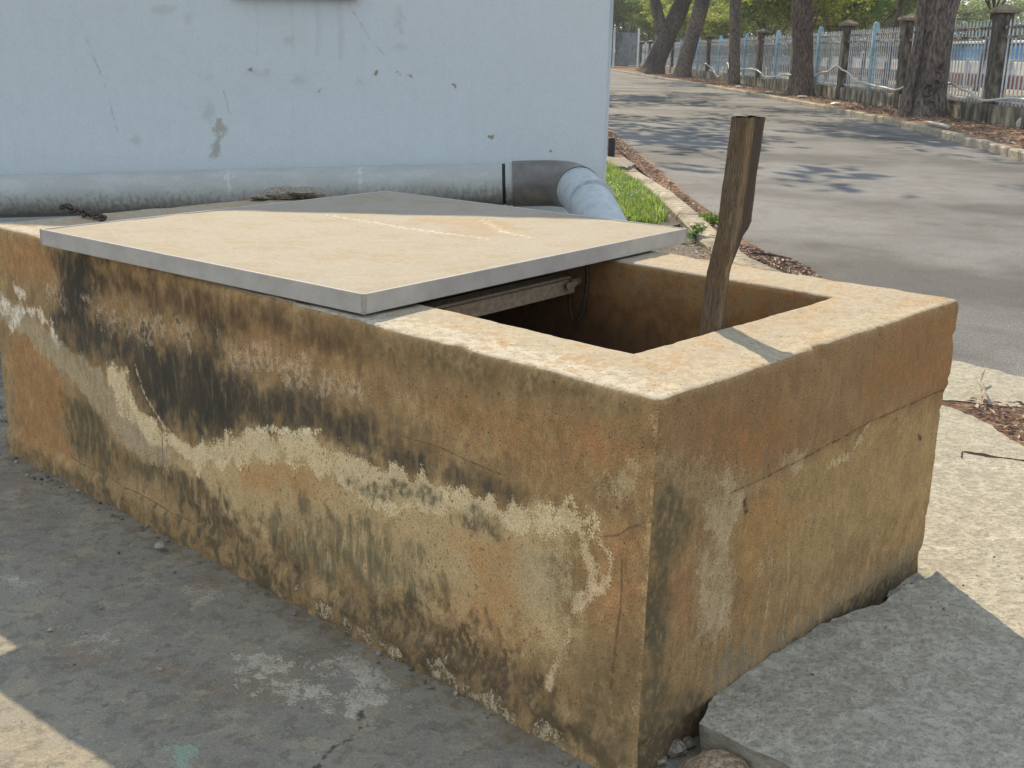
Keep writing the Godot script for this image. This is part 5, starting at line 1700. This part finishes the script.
func build_yard_beyond() -> void:
	var pave := new_st()
	pave.set_smooth_group(0)
	quad(pave, Vector3(18, -0.02, -220), Vector3(40, -0.02, -220), Vector3(40, -0.02, -15), Vector3(18, -0.02, -15))
	struct("yard_paving", done(pave), M.kerb, "pale sunlit paving in the yard beyond the fence")
	# low white wall in bays with a brick-red foot
	var white := nmat("white painted wall", [[0.2, rgb(222, 222, 218)], [0.8, rgb(240, 240, 238)]], 0.02, 0.3, 0.85, 0.3, 0.1)
	var red := nmat("red brick foot", [[0.2, rgb(96, 62, 52)], [0.8, rgb(142, 98, 84)]], 0.03, 0.5, 0.95, 1.0, 0.2)
	var w := thing("white_yard_wall", "long low white wall with a brick-red foot in the yard beyond the fence", "wall", Vector3(26, 0, -30))
	for k in 16:
		var zc := -14.0 - k * 6.0
		obj("red_foot", box_mesh(Vector3(0.5, 0.66, 5.7), 0.03, Vector3(0, 0.32, zc + 14.0)), red, w)
		obj("white_panel", box_mesh(Vector3(0.36, 0.7, 5.7), 0.03, Vector3(0, 1.004, zc + 14.0)), white, w)
		obj("pier", box_mesh(Vector3(0.6, 1.5, 0.28), 0.03, Vector3(0, 0.74, zc + 17.0)), white, w)
	var blue := nmat("bright blue sheet", [[0.2, rgb(84, 150, 206)], [0.8, rgb(116, 178, 226)]], 0.02, 0.3, 0.6, 0.2, 0.1)
	var b := thing("blue_shed", "bright blue panelled shed beyond the fence at the far right", "shed", Vector3(38, 0, -96))
	for k in 14:
		var o := obj("panel", box_mesh(Vector3(0.12, 2.3, 2.3), 0.03, Vector3(0, 1.5, -k * 2.36 + 8)), blue, b)
	obj("shed_roof", box_mesh(Vector3(5.5, 0.2, 34.0), 0.05, Vector3(2.3, 2.85, -7.5)), white, b)
	obj("shed_body", box_mesh(Vector3(4.4, 2.6, 33.0), 0.05, Vector3(2.35, 1.32, -7.5)), white, b)
	obj("shed_foot", box_mesh(Vector3(0.3, 0.34, 33.2), 0.03, Vector3(0, 0.16, -7.5)), red, b)
	# grey gate panels at the road's far end
	var g := thing("grey_gate", "pale grey panelled gate with white posts at the road's far end", "gate", Vector3(9.2, 0, -104))
	for k in 5:
		obj("gate_panel", box_mesh(Vector3(1.9, 2.7, 0.06), 0.02, Vector3(-k * 2.1, 1.7, 0)), M.gate, g)
		obj("white_post", box_mesh(Vector3(0.16, 3.4, 0.16), 0.02, Vector3(1.04 - k * 2.1, 1.75, 0)), white, g)


# ---------------------------------------------------------------- trees and plants
func leaf_mesh(n: int, span: float, leaf: float, wide: float, sd: int) -> ArrayMesh:
	var g := RandomNumberGenerator.new()
	g.seed = sd
	var st := new_st()
	st.set_smooth_group(-1)
	for k in n:
		var c := Vector3(g.randf_range(-1, 1), g.randf_range(-0.6, 0.6), g.randf_range(-1, 1)) * span
		var d := (Vector3(g.randf_range(-1, 1), g.randf_range(-0.7, 0.5), g.randf_range(-1, 1))).normalized()
		var s := d.cross(Vector3(g.randfn(), 1.2, g.randfn())).normalized()
		var u := s.cross(d)
		var l := leaf * g.randf_range(0.7, 1.3)
		var a := c - d * l * 0.5
		var b := c + d * l * 0.5 - u * l * 0.12
		var m1 := c + s * l * wide + u * l * 0.06
		var m2 := c - s * l * wide + u * l * 0.06
		tri(st, a, m1, b); tri(st, a, b, m2)
	return done(st)


var sprigs := []
var leafmat: StandardMaterial3D


func crown_part(parent: Node3D, ends: Array, per: int, rad: float, tones: Array, sd: int, size := 1.0) -> void:
	var g := RandomNumberGenerator.new()
	g.seed = sd
	for kind in 2:
		var mm := MultiMesh.new()
		mm.transform_format = MultiMesh.TRANSFORM_3D
		mm.use_colors = true
		mm.mesh = sprigs[kind]
		var xs := []
		var cs := []
		for e: Vector3 in ends:
			var tone: Color = tones[g.randi() % tones.size()]
			for k in per / 2:
				var v := Vector3(g.randfn(), g.randfn() * 0.62, g.randfn())
				var p := e + v.normalized() * rad * pow(g.randf(), 0.45) * Vector3(1, 0.7, 1)
				var b := Basis.from_euler(Vector3(g.randf_range(-0.6, 0.6), g.randf() * TAU, g.randf_range(-0.6, 0.6))).scaled(Vector3.ONE * size * g.randf_range(0.7, 1.3))
				xs.append(Transform3D(b, p))
				var f := g.randf_range(0.65, 1.3)
				var c := tone.lerp(tones[g.randi() % tones.size()], 0.3)
				cs.append(Color(c.r * f, c.g * f, c.b * f))
		mm.instance_count = xs.size()
		for i in xs.size():
			mm.set_instance_transform(i, xs[i]); mm.set_instance_color(i, cs[i])
		var o := MultiMeshInstance3D.new()
		o.name = "crown" if kind == 0 else "crown_inner"
		o.set_meta("kind", "stuff")
		o.multimesh = mm
		o.material_override = leafmat
		parent.add_child(o, true)


# path is the trunk in its own metres; limbs fan out from its upper points
func tree(called: String, label: String, at: Vector3, path: Array, radii: Array, bark: Material, limbs: int, spread: float, height: float, per: int, tones: Array, sd: int, flare := 0.0, group := "", crown_r := 1.5, size := 1.0) -> Node3D:
	var g := RandomNumberGenerator.new()
	g.seed = sd
	var t := thing(called, label, "tree", at, group)
	var st := new_st()
	var pts := PackedVector3Array()
	var rad := []
	for i in path.size() - 1:
		var n := 6 if i < 3 else 4
		for k in n:
			pts.append(path[i].lerp(path[i + 1], float(k) / n)); rad.append(lerpf(radii[i], radii[i + 1], float(k) / n))
	pts.append(path[-1]); rad.append(radii[-1])
	tube(st, pts, rad, 22, true, 0.1, 1.2, flare)
	obj("trunk", done(st), bark, t)
	var ls := new_st()
	var ends := []
	for k in limbs:
		var an := TAU * k / limbs + g.randf_range(-0.4, 0.4)
		var from: Vector3 = path[-1].lerp(path[-2], g.randf_range(0.0, 0.5))
		var to: Vector3 = path[-1] + Vector3(cos(an) * spread * g.randf_range(0.5, 1.0), (height - path[-1].y) * g.randf_range(0.45, 0.95), sin(an) * spread * g.randf_range(0.5, 1.0))
		var mid := from.lerp(to, 0.45) + Vector3(0, (to.y - from.y) * 0.12, 0)
		var r0: float = radii[-1] * g.randf_range(0.45, 0.65)
		tube(ls, PackedVector3Array([from, from.lerp(mid, 0.5) + Vector3(g.randfn(), g.randfn(), g.randfn()) * 0.1, mid, mid.lerp(to, 0.5) + Vector3(g.randfn(), g.randfn(), g.randfn()) * 0.2, to]), [r0, r0 * 0.85, r0 * 0.65, r0 * 0.4, r0 * 0.15], 8, true, 0.1)
		ends.append(to)
		for j in 3:
			var e := to + Vector3(g.randf_range(-1, 1), g.randf_range(-0.5, 0.6), g.randf_range(-1, 1)) * spread * 0.42
			var s := mid.lerp(to, g.randf_range(0.2, 0.8))
			tube(ls, PackedVector3Array([s, s.lerp(e, 0.5) + Vector3(0, 0.15, 0), e]), [r0 * 0.4, r0 * 0.25, r0 * 0.08], 6, true)
			ends.append(e)
	obj("limbs", done(ls), bark, t)
	crown_part(t, ends, per, crown_r, tones, sd + 1, size)
	return t


func build_trees() -> void:
	leafmat = plain("leaves", Color(1, 1, 1), 0.6)
	leafmat.vertex_color_use_as_albedo = true
	leafmat.backlight_enabled = true
	leafmat.backlight = Color(1.0, 1.0, 1.0)
	sprigs = [leaf_mesh(9, 0.34, 0.24, 0.24, 1), leaf_mesh(7, 0.26, 0.2, 0.3, 2)]
	var green := [Color(0.16, 0.26, 0.05), Color(0.21, 0.31, 0.07), Color(0.10, 0.19, 0.05), Color(0.30, 0.38, 0.09)]
	var yellow := [Color(0.42, 0.46, 0.08), Color(0.32, 0.39, 0.09), Color(0.19, 0.28, 0.06), Color(0.52, 0.51, 0.11)]
	var dull := [Color(0.22, 0.27, 0.10), Color(0.14, 0.19, 0.08), Color(0.36, 0.35, 0.16), Color(0.27, 0.33, 0.09)]
	var G := "street trees along the verge"
	# five trunks on the verge
	var t1 := tree("street_tree", "nearest thick street tree with ringed knots and root buttresses, vine up its left side", Vector3(9.0, 0.05, -26.3),
		[Vector3(0, 0, 0), Vector3(0.02, 0.5, 0), Vector3(0.05, 1.3, 0), Vector3(0.02, 2.2, 0), Vector3(0.12, 3.4, 0.1), Vector3(0.25, 4.6, 0.1)], [0.44, 0.4, 0.385, 0.41, 0.46, 0.4], M.bark, 6, 5.0, 11.0, 34, green, 21, 0.62, G)
	var ks := new_st()
	for q in [[-0.1, 0.66, 0.12], [0.06, 0.80, 0.08], [0.11, 1.12, 0.09], [-0.02, 0.34, 0.09]]:
		var ring := PackedVector3Array()
		var c := Vector3(q[0], q[1], 0.44 + 0.02 * (0.6 - q[1]))
		for k in 15: ring.append(c + Vector3(cos(TAU * k / 14.0) * q[2], sin(TAU * k / 14.0) * q[2], 0.0))
		tube(ks, ring, [0.035], 7, false, 0.2)
	obj("knot", done(ks), M.bark_dark, t1)
	var vs := new_st()
	tube(vs, PackedVector3Array([Vector3(-0.46, 0.0, 0.3), Vector3(-0.5, 0.5, 0.26), Vector3(-0.42, 1.1, 0.26), Vector3(-0.40, 1.7, 0.3), Vector3(-0.42, 2.4, 0.3), Vector3(-0.3, 3.4, 0.3)]), [0.17, 0.12, 0.11, 0.10, 0.09, 0.07], 12, true, 0.15)
	obj("climbing_stem", done(vs), M.bark, t1)
	tree("street_tree", "straight dark street tree second along the verge, roots spreading left", Vector3(9.1, 0.05, -38.3),
		[Vector3(0, 0, 0), Vector3(0, 0.5, 0), Vector3(-0.06, 1.4, 0), Vector3(-0.18, 2.6, 0), Vector3(-0.3, 4.2, 0)], [0.38, 0.34, 0.33, 0.32, 0.3], M.bark_dark, 6, 5.0, 11.0, 34, yellow, 33, 0.6, G)
	tree("street_tree", "slender pale grey street tree third along the verge", Vector3(9.2, 0.05, -51.0),
		[Vector3(0, 0, 0), Vector3(-0.03, 0.8, 0), Vector3(-0.1, 2.0, 0), Vector3(-0.2, 3.4, 0), Vector3(-0.25, 5.0, 0)], [0.25, 0.235, 0.23, 0.22, 0.19], M.bark, 5, 4.0, 10.0, 34, green, 45, 0.25, G)
	tree("street_tree", "street tree fourth along the verge, leaning to the right", Vector3(8.92, 0.05, -65.3),
		[Vector3(0, 0, 0), Vector3(0.1, 0.8, 0), Vector3(0.4, 2.2, 0), Vector3(0.75, 3.6, 0), Vector3(1.0, 5.2, 0)], [0.46, 0.42, 0.40, 0.42, 0.36], M.bark, 6, 5.0, 11.0, 34, green, 57, 0.4, G)
	var t5 := tree("street_tree", "farthest dark street tree, forked low with one limb leaning right", Vector3(8.3, 0.05, -74.8),
		[Vector3(0, 0, 0), Vector3(0.2, 0.8, 0), Vector3(0.75, 2.2, 0), Vector3(1.35, 3.6, 0), Vector3(2.0, 5.2, 0)], [0.75, 0.62, 0.56, 0.56, 0.46], M.bark_dark, 6, 5.0, 11.0, 34, green, 69, 0.5, G)
	var fs := new_st()
	tube(fs, PackedVector3Array([Vector3(0.7, 2.1, 0.1), Vector3(0.25, 3.4, 0.1), Vector3(-0.1, 4.6, 0.1), Vector3(-0.4, 6.0, 0)]), [0.42, 0.36, 0.32, 0.26], 14, true, 0.1)
	obj("fork", done(fs), M.bark, t5)
	# trees on the near side of the road, behind the building: their shade falls across the road
	var H := "trees behind the building, left of the road"
	tree("roadside_tree", "tree left of the road, nearer one of two behind the building", Vector3(-1.0, 0, -31.0), [Vector3(0, 0, 0), Vector3(0.1, 1, 0), Vector3(0.3, 2.6, 0), Vector3(0.8, 4.6, 0)], [0.3, 0.26, 0.24, 0.2], M.bark, 7, 5.0, 10.0, 8, green, 93, 0.3, H, 1.4, 1.8)
	tree("roadside_tree", "tree left of the road, farther one of two behind the building", Vector3(-1.0, 0, -46.0), [Vector3(0, 0, 0), Vector3(0.1, 1, 0), Vector3(0.3, 2.6, 0), Vector3(0.8, 4.6, 0)], [0.3, 0.26, 0.24, 0.2], M.bark, 7, 5.0, 10.0, 8, green, 105, 0.3, H, 1.4, 1.8)
	# small trees and shrubs in the yard beyond the fence
	var spots := []
	var z := -30.0
	var k := 0
	while z > -128.0:
		spots.append([13.5 + 5.0 * absf(bumpy.get_noise_1d(k * 37.0)) + (k % 3) * 3.0, z]); z -= 5.2; k += 1
	var words := ["yellow-green", "dense green", "dull olive"]
	var names := ["nearest", "second", "third", "fourth", "fifth", "sixth", "seventh", "eighth", "ninth", "tenth", "eleventh", "twelfth", "thirteenth", "fourteenth", "fifteenth", "sixteenth", "seventeenth", "eighteenth", "nineteenth", "last"]
	for i in spots.size():
		var tones: Array = [yellow, green, dull][i % 3]
		tree("yard_tree", "%s small tree beyond the fence, %s in the row going away" % [words[i % 3], names[mini(i, 19)]], Vector3(spots[i][0], -0.02, spots[i][1]),
			[Vector3(0, 0, 0), Vector3(0.05, 0.6, 0) * (1.9 if i < 6 else 1.0), Vector3(0.1, 1.3, 0.1) * (1.9 if i < 6 else 1.0), Vector3(0.15, 1.9, 0.1) * (1.9 if i < 6 else 1.0)], [0.13, 0.11, 0.10, 0.085], M.bark_dark, 7, 2.7, (7.4 if i < 6 else 5.2) + (i % 4) * 0.6, 56, tones, 200 + i * 7, 0.2, "small trees in the yard beyond the fence", 1.25, 0.9)
	# bushes at the end of the road
	for i in 8:
		tree("far_tree", "%s leafy tree closing the far end of the road, %s from the left" % [words[i % 3], names[mini(i + 1, 19)] if i else "first"], Vector3(1.0 + i * 5.5, -0.02, -122.0 - (i % 3) * 7.0),
			[Vector3(0, 0, 0), Vector3(0.05, 0.6, 0), Vector3(0.1, 1.2, 0.1), Vector3(0.15, 1.9, 0.1)], [0.25, 0.22, 0.2, 0.16], M.bark_dark, 7, 4.4, 9.0, 84, [green, yellow, dull][i % 3], 500 + i * 7, 0.2, "trees at the far end of the road", 2.0, 1.6)


func grit(called: String, label: String, poly: PackedVector2Array, n: int, size: float, y: float, sd: int) -> void:
	var g := RandomNumberGenerator.new()
	g.seed = sd
	var mm := MultiMesh.new()
	mm.transform_format = MultiMesh.TRANSFORM_3D
	mm.use_colors = true
	mm.mesh = stone(1.0, Vector3(1.2, 0.7, 0.9), sd)
	var xs := []
	var box := Rect2(poly[0], Vector2.ZERO)
	for p in poly: box = box.expand(p)
	while xs.size() < n:
		var p := Vector2(g.randf_range(box.position.x, box.end.x), g.randf_range(box.position.y, box.end.y))
		if not Geometry2D.is_point_in_polygon(p, poly): continue
		xs.append(Transform3D(Basis.from_euler(Vector3(g.randf(), g.randf() * TAU, g.randf())).scaled(Vector3.ONE * size * (0.4 + 1.4 * pow(g.randf(), 3.0))), Vector3(p.x, y, p.y)))
	mm.instance_count = n
	for i in n:
		mm.set_instance_transform(i, xs[i])
		var f := g.randf_range(0.10, 0.30)
		mm.set_instance_color(i, Color(f, f * 0.93, f * 0.8))
	var o := MultiMeshInstance3D.new()
	o.name = numbered(called)
	o.multimesh = mm
	o.material_override = M.dry
	add_child(o)
	o.set_meta("label", label); o.set_meta("kind", "stuff"); o.set_meta("category", "gravel")


func far_wood() -> void:
	var o := Node3D.new()
	o.name = "far_wood"
	add_child(o)
	o.set_meta("kind", "stuff"); o.set_meta("label", "far green wood closing the view beyond the yard")
	var ends := []
	for k in 150:
		var x := lerpf(-6.0, 150.0, k / 149.0)
		for j in 4:
			ends.append(Vector3(x + rng.randf_range(-2, 2), 0.6 + j * 2.4 + rng.randf_range(-0.8, 0.8), -175.0 + 0.25 * x + rng.randf_range(-8, 8)))
	crown_part(o, ends, 30, 2.6, [Color(0.22, 0.31, 0.08), Color(0.3, 0.37, 0.1), Color(0.15, 0.22, 0.07), Color(0.4, 0.43, 0.13)], 900, 2.6)


func blades(called: String, label: String, poly: PackedVector2Array, n: int, hgt: float, y: float, cols: Array, sd: int, clump := 0.0) -> void:
	var g := RandomNumberGenerator.new()
	g.seed = sd
	var st := new_st()
	st.set_smooth_group(-1)
	for k in 6:
		var an := g.randf() * TAU
		var o := Vector3(cos(an), 0, sin(an)) * 0.012
		var lean := Vector3(cos(an + 0.5), 0, sin(an + 0.5)) * hgt * g.randf_range(0.2, 0.7)
		var s := Vector3(-sin(an), 0, cos(an)) * 0.004
		var t := o + lean + Vector3(0, hgt * g.randf_range(0.6, 1.1), 0)
		var m := o + lean * 0.35 + Vector3(0, hgt * 0.5, 0)
		quad(st, o - s, m - s * 0.9, m + s * 0.9, o + s)
		tri(st, m - s * 0.9, t, m + s * 0.9)
	var mm := MultiMesh.new()
	mm.transform_format = MultiMesh.TRANSFORM_3D
	mm.use_colors = true
	mm.mesh = done(st)
	var xs := []
	var box := Rect2(poly[0], Vector2.ZERO)
	for p in poly: box = box.expand(p)
	var tries := 0
	while xs.size() < n and tries < n * 20:
		tries += 1
		var p := Vector2(g.randf_range(box.position.x, box.end.x), g.randf_range(box.position.y, box.end.y))
		if not Geometry2D.is_point_in_polygon(p, poly): continue
		if clump > 0.0 and bumpy.get_noise_2d(p.x * 60, p.y * 60) < clump - 0.4: continue
		xs.append(Transform3D(Basis(Vector3.UP, g.randf() * TAU).scaled(Vector3.ONE * g.randf_range(0.5, 1.25)), Vector3(p.x, y, p.y)))
	mm.instance_count = xs.size()
	for i in xs.size():
		mm.set_instance_transform(i, xs[i])
		var c: Color = cols[g.randi() % cols.size()]
		var f := g.randf_range(0.75, 1.25)
		mm.set_instance_color(i, Color(c.r * f, c.g * f, c.b * f))
	var o2 := MultiMeshInstance3D.new()
	o2.name = numbered(called)
	o2.multimesh = mm
	o2.material_override = leafmat
	add_child(o2)
	o2.set_meta("label", label); o2.set_meta("kind", "stuff"); o2.set_meta("category", called.replace("_", " "))


func fallen(called: String, label: String, poly: PackedVector2Array, n: int, size: float, y: float, cols: Array, sd: int) -> void:
	var g := RandomNumberGenerator.new()
	g.seed = sd
	var st := new_st()
	st.set_smooth_group(-1)
	# one curled leaf
	var a := Vector3(-1, 0.1, 0)
	var b := Vector3(1, 0.25, 0)
	var c := Vector3(0.1, 0.3, 0.42)
	var d := Vector3(0.0, 0.34, -0.4)
	var m := Vector3(0, 0, 0)
	for q in [[a, m, c], [m, b, c], [a, d, m], [m, d, b]]: tri(st, q[0], q[1], q[2])
	var mm := MultiMesh.new()
	mm.transform_format = MultiMesh.TRANSFORM_3D
	mm.use_colors = true
	mm.mesh = done(st)
	var xs := []
	var box := Rect2(poly[0], Vector2.ZERO)
	for p in poly: box = box.expand(p)
	var tries := 0
	while xs.size() < n and tries < n * 30:
		tries += 1
		var p := Vector2(g.randf_range(box.position.x, box.end.x), g.randf_range(box.position.y, box.end.y))
		if not Geometry2D.is_point_in_polygon(p, poly): continue
		xs.append(Transform3D(Basis.from_euler(Vector3(g.randf_range(-0.5, 0.5), g.randf() * TAU, g.randf_range(-0.5, 0.5))).scaled(Vector3.ONE * size * g.randf_range(0.5, 1.3)), Vector3(p.x, y + g.randf() * 0.02, p.y)))
	mm.instance_count = xs.size()
	for i in xs.size():
		mm.set_instance_transform(i, xs[i])
		var k: Color = cols[g.randi() % cols.size()]
		var f := g.randf_range(0.7, 1.3)
		mm.set_instance_color(i, Color(k.r * f, k.g * f, k.b * f))
	var o2 := MultiMeshInstance3D.new()
	o2.name = numbered(called)
	o2.multimesh = mm
	o2.material_override = M.dry
	add_child(o2)
	o2.set_meta("label", label); o2.set_meta("kind", "stuff"); o2.set_meta("category", "leaves")


func build_plants() -> void:
	M.dry = plain("dry leaves", Color(1, 1, 1), 0.8)
	M.dry.vertex_color_use_as_albedo = true
	var grass := [Color(0.22, 0.33, 0.06), Color(0.30, 0.42, 0.09), Color(0.38, 0.46, 0.15), Color(0.14, 0.22, 0.05)]
	blades("grass", "bright green grass growing between the wall and the kerb strip", PackedVector2Array([Vector2(0.6, -8.9), Vector2(0.55, -14.0), Vector2(1.02, -14.0), Vector2(1.14, -12.6), Vector2(1.24, -10.5), Vector2(1.22, -9.3), Vector2(1.05, -8.8)]), 3000, 0.095, 0.03, grass, 3, 0.25)
	fallen("small_flower", "tiny white flowers and scraps in the grass", PackedVector2Array([Vector2(0.75, -9.6), Vector2(0.8, -12.6), Vector2(1.15, -12.0), Vector2(1.22, -10.2)]), 170, 0.02, 0.09, [Color(0.75, 0.75, 0.7), Color(0.6, 0.62, 0.5)], 4)
	var brown := [Color(0.30, 0.19, 0.13), Color(0.40, 0.27, 0.19), Color(0.50, 0.38, 0.28), Color(0.22, 0.14, 0.10), Color(0.56, 0.48, 0.40)]
	fallen("leaf_litter", "brown leaves strewn along the left road edge", PackedVector2Array([Vector2(1.5, -8.8), Vector2(1.42, -12.0), Vector2(1.38, -20.0), Vector2(1.58, -20.0), Vector2(1.62, -12.0), Vector2(1.62, -8.8)]), 1500, 0.022, 0.012, brown, 5)
	fallen("leaf_litter", "heap of red-brown leaves where the kerb strip meets the asphalt", PackedVector2Array([Vector2(1.53, -8.2), Vector2(1.64, -8.1), Vector2(1.86, -7.3), Vector2(1.86, -6.7), Vector2(1.7, -6.9), Vector2(1.5, -7.6)]), 1100, 0.022, 0.014, brown, 6)
	fallen("leaf_litter", "red-brown leaves lying between the slabs and the apron at the right", PackedVector2Array([Vector2(1.78, -4.36), Vector2(2.12, -4.32), Vector2(2.6, -3.6), Vector2(2.2, -3.3), Vector2(1.84, -3.7)]), 700, 0.017, 0.02, brown, 7)
	fallen("leaf_litter", "fallen leaves covering the verge under the street trees", PackedVector2Array([Vector2(7.3, -17.0), Vector2(8.1, -24.0), Vector2(8.4, -34.0), Vector2(8.35, -48.0), Vector2(7.8, -74.0), Vector2(10.1, -74.0), Vector2(9.5, -17.0)]), 5200, 0.045, 0.125, brown, 8)
	fallen("leaf_litter", "thin scatter of dry bits on the gravelly soil by the tank", PackedVector2Array([Vector2(1.0, -5.2), Vector2(1.1, -8.0), Vector2(1.34, -8.2), Vector2(1.5, -6.0), Vector2(1.7, -5.3)]), 160, 0.018, 0.03, brown, 9)
	# two little weeds by the kerb strip
	var w := [[Vector3(1.30, 0.02, -8.3), 0.12, "low weed with pale leaves at the lid's right corner", [Color(0.30, 0.36, 0.22), Color(0.42, 0.46, 0.36), Color(0.2, 0.3, 0.1)]], [Vector3(1.58, 0.02, -9.2), 0.10, "upright green weed at the road edge just left of the timber post", [Color(0.12, 0.22, 0.04), Color(0.2, 0.3, 0.07)]]]
	for k in 2:
		var p := thing("weed", w[k][2], "weed", w[k][0], "weeds by the kerb strip")
		var st := new_st()
		for j in 9:
			var an := TAU * j / 9.0
			tube(st, PackedVector3Array([Vector3.ZERO, Vector3(cos(an) * 0.03, w[k][1] * 0.6, sin(an) * 0.03), Vector3(cos(an) * 0.1, w[k][1], sin(an) * 0.1)]), [0.003, 0.002, 0.001], 5, false)
		obj("stem", done(st), plain("weed stem", Color(0.4, 0.45, 0.25), 0.8), p)
		var mm := MultiMesh.new()
		mm.transform_format = MultiMesh.TRANSFORM_3D
		mm.use_colors = true
		mm.mesh = leaf_mesh(6, 0.03, 0.045, 0.28, 40 + k)
		mm.instance_count = 24
		for i in 24:
			var an := rng.randf() * TAU
			var rr := rng.randf() * 0.13
			mm.set_instance_transform(i, Transform3D(Basis(Vector3.UP, rng.randf() * TAU), Vector3(cos(an) * rr, rng.randf() * w[k][1], sin(an) * rr)))
			mm.set_instance_color(i, w[k][3][rng.randi() % w[k][3].size()])
		var o := MultiMeshInstance3D.new()
		o.name = "leaves"
		o.set_meta("kind", "stuff")
		o.multimesh = mm
		o.material_override = leafmat
		p.add_child(o)
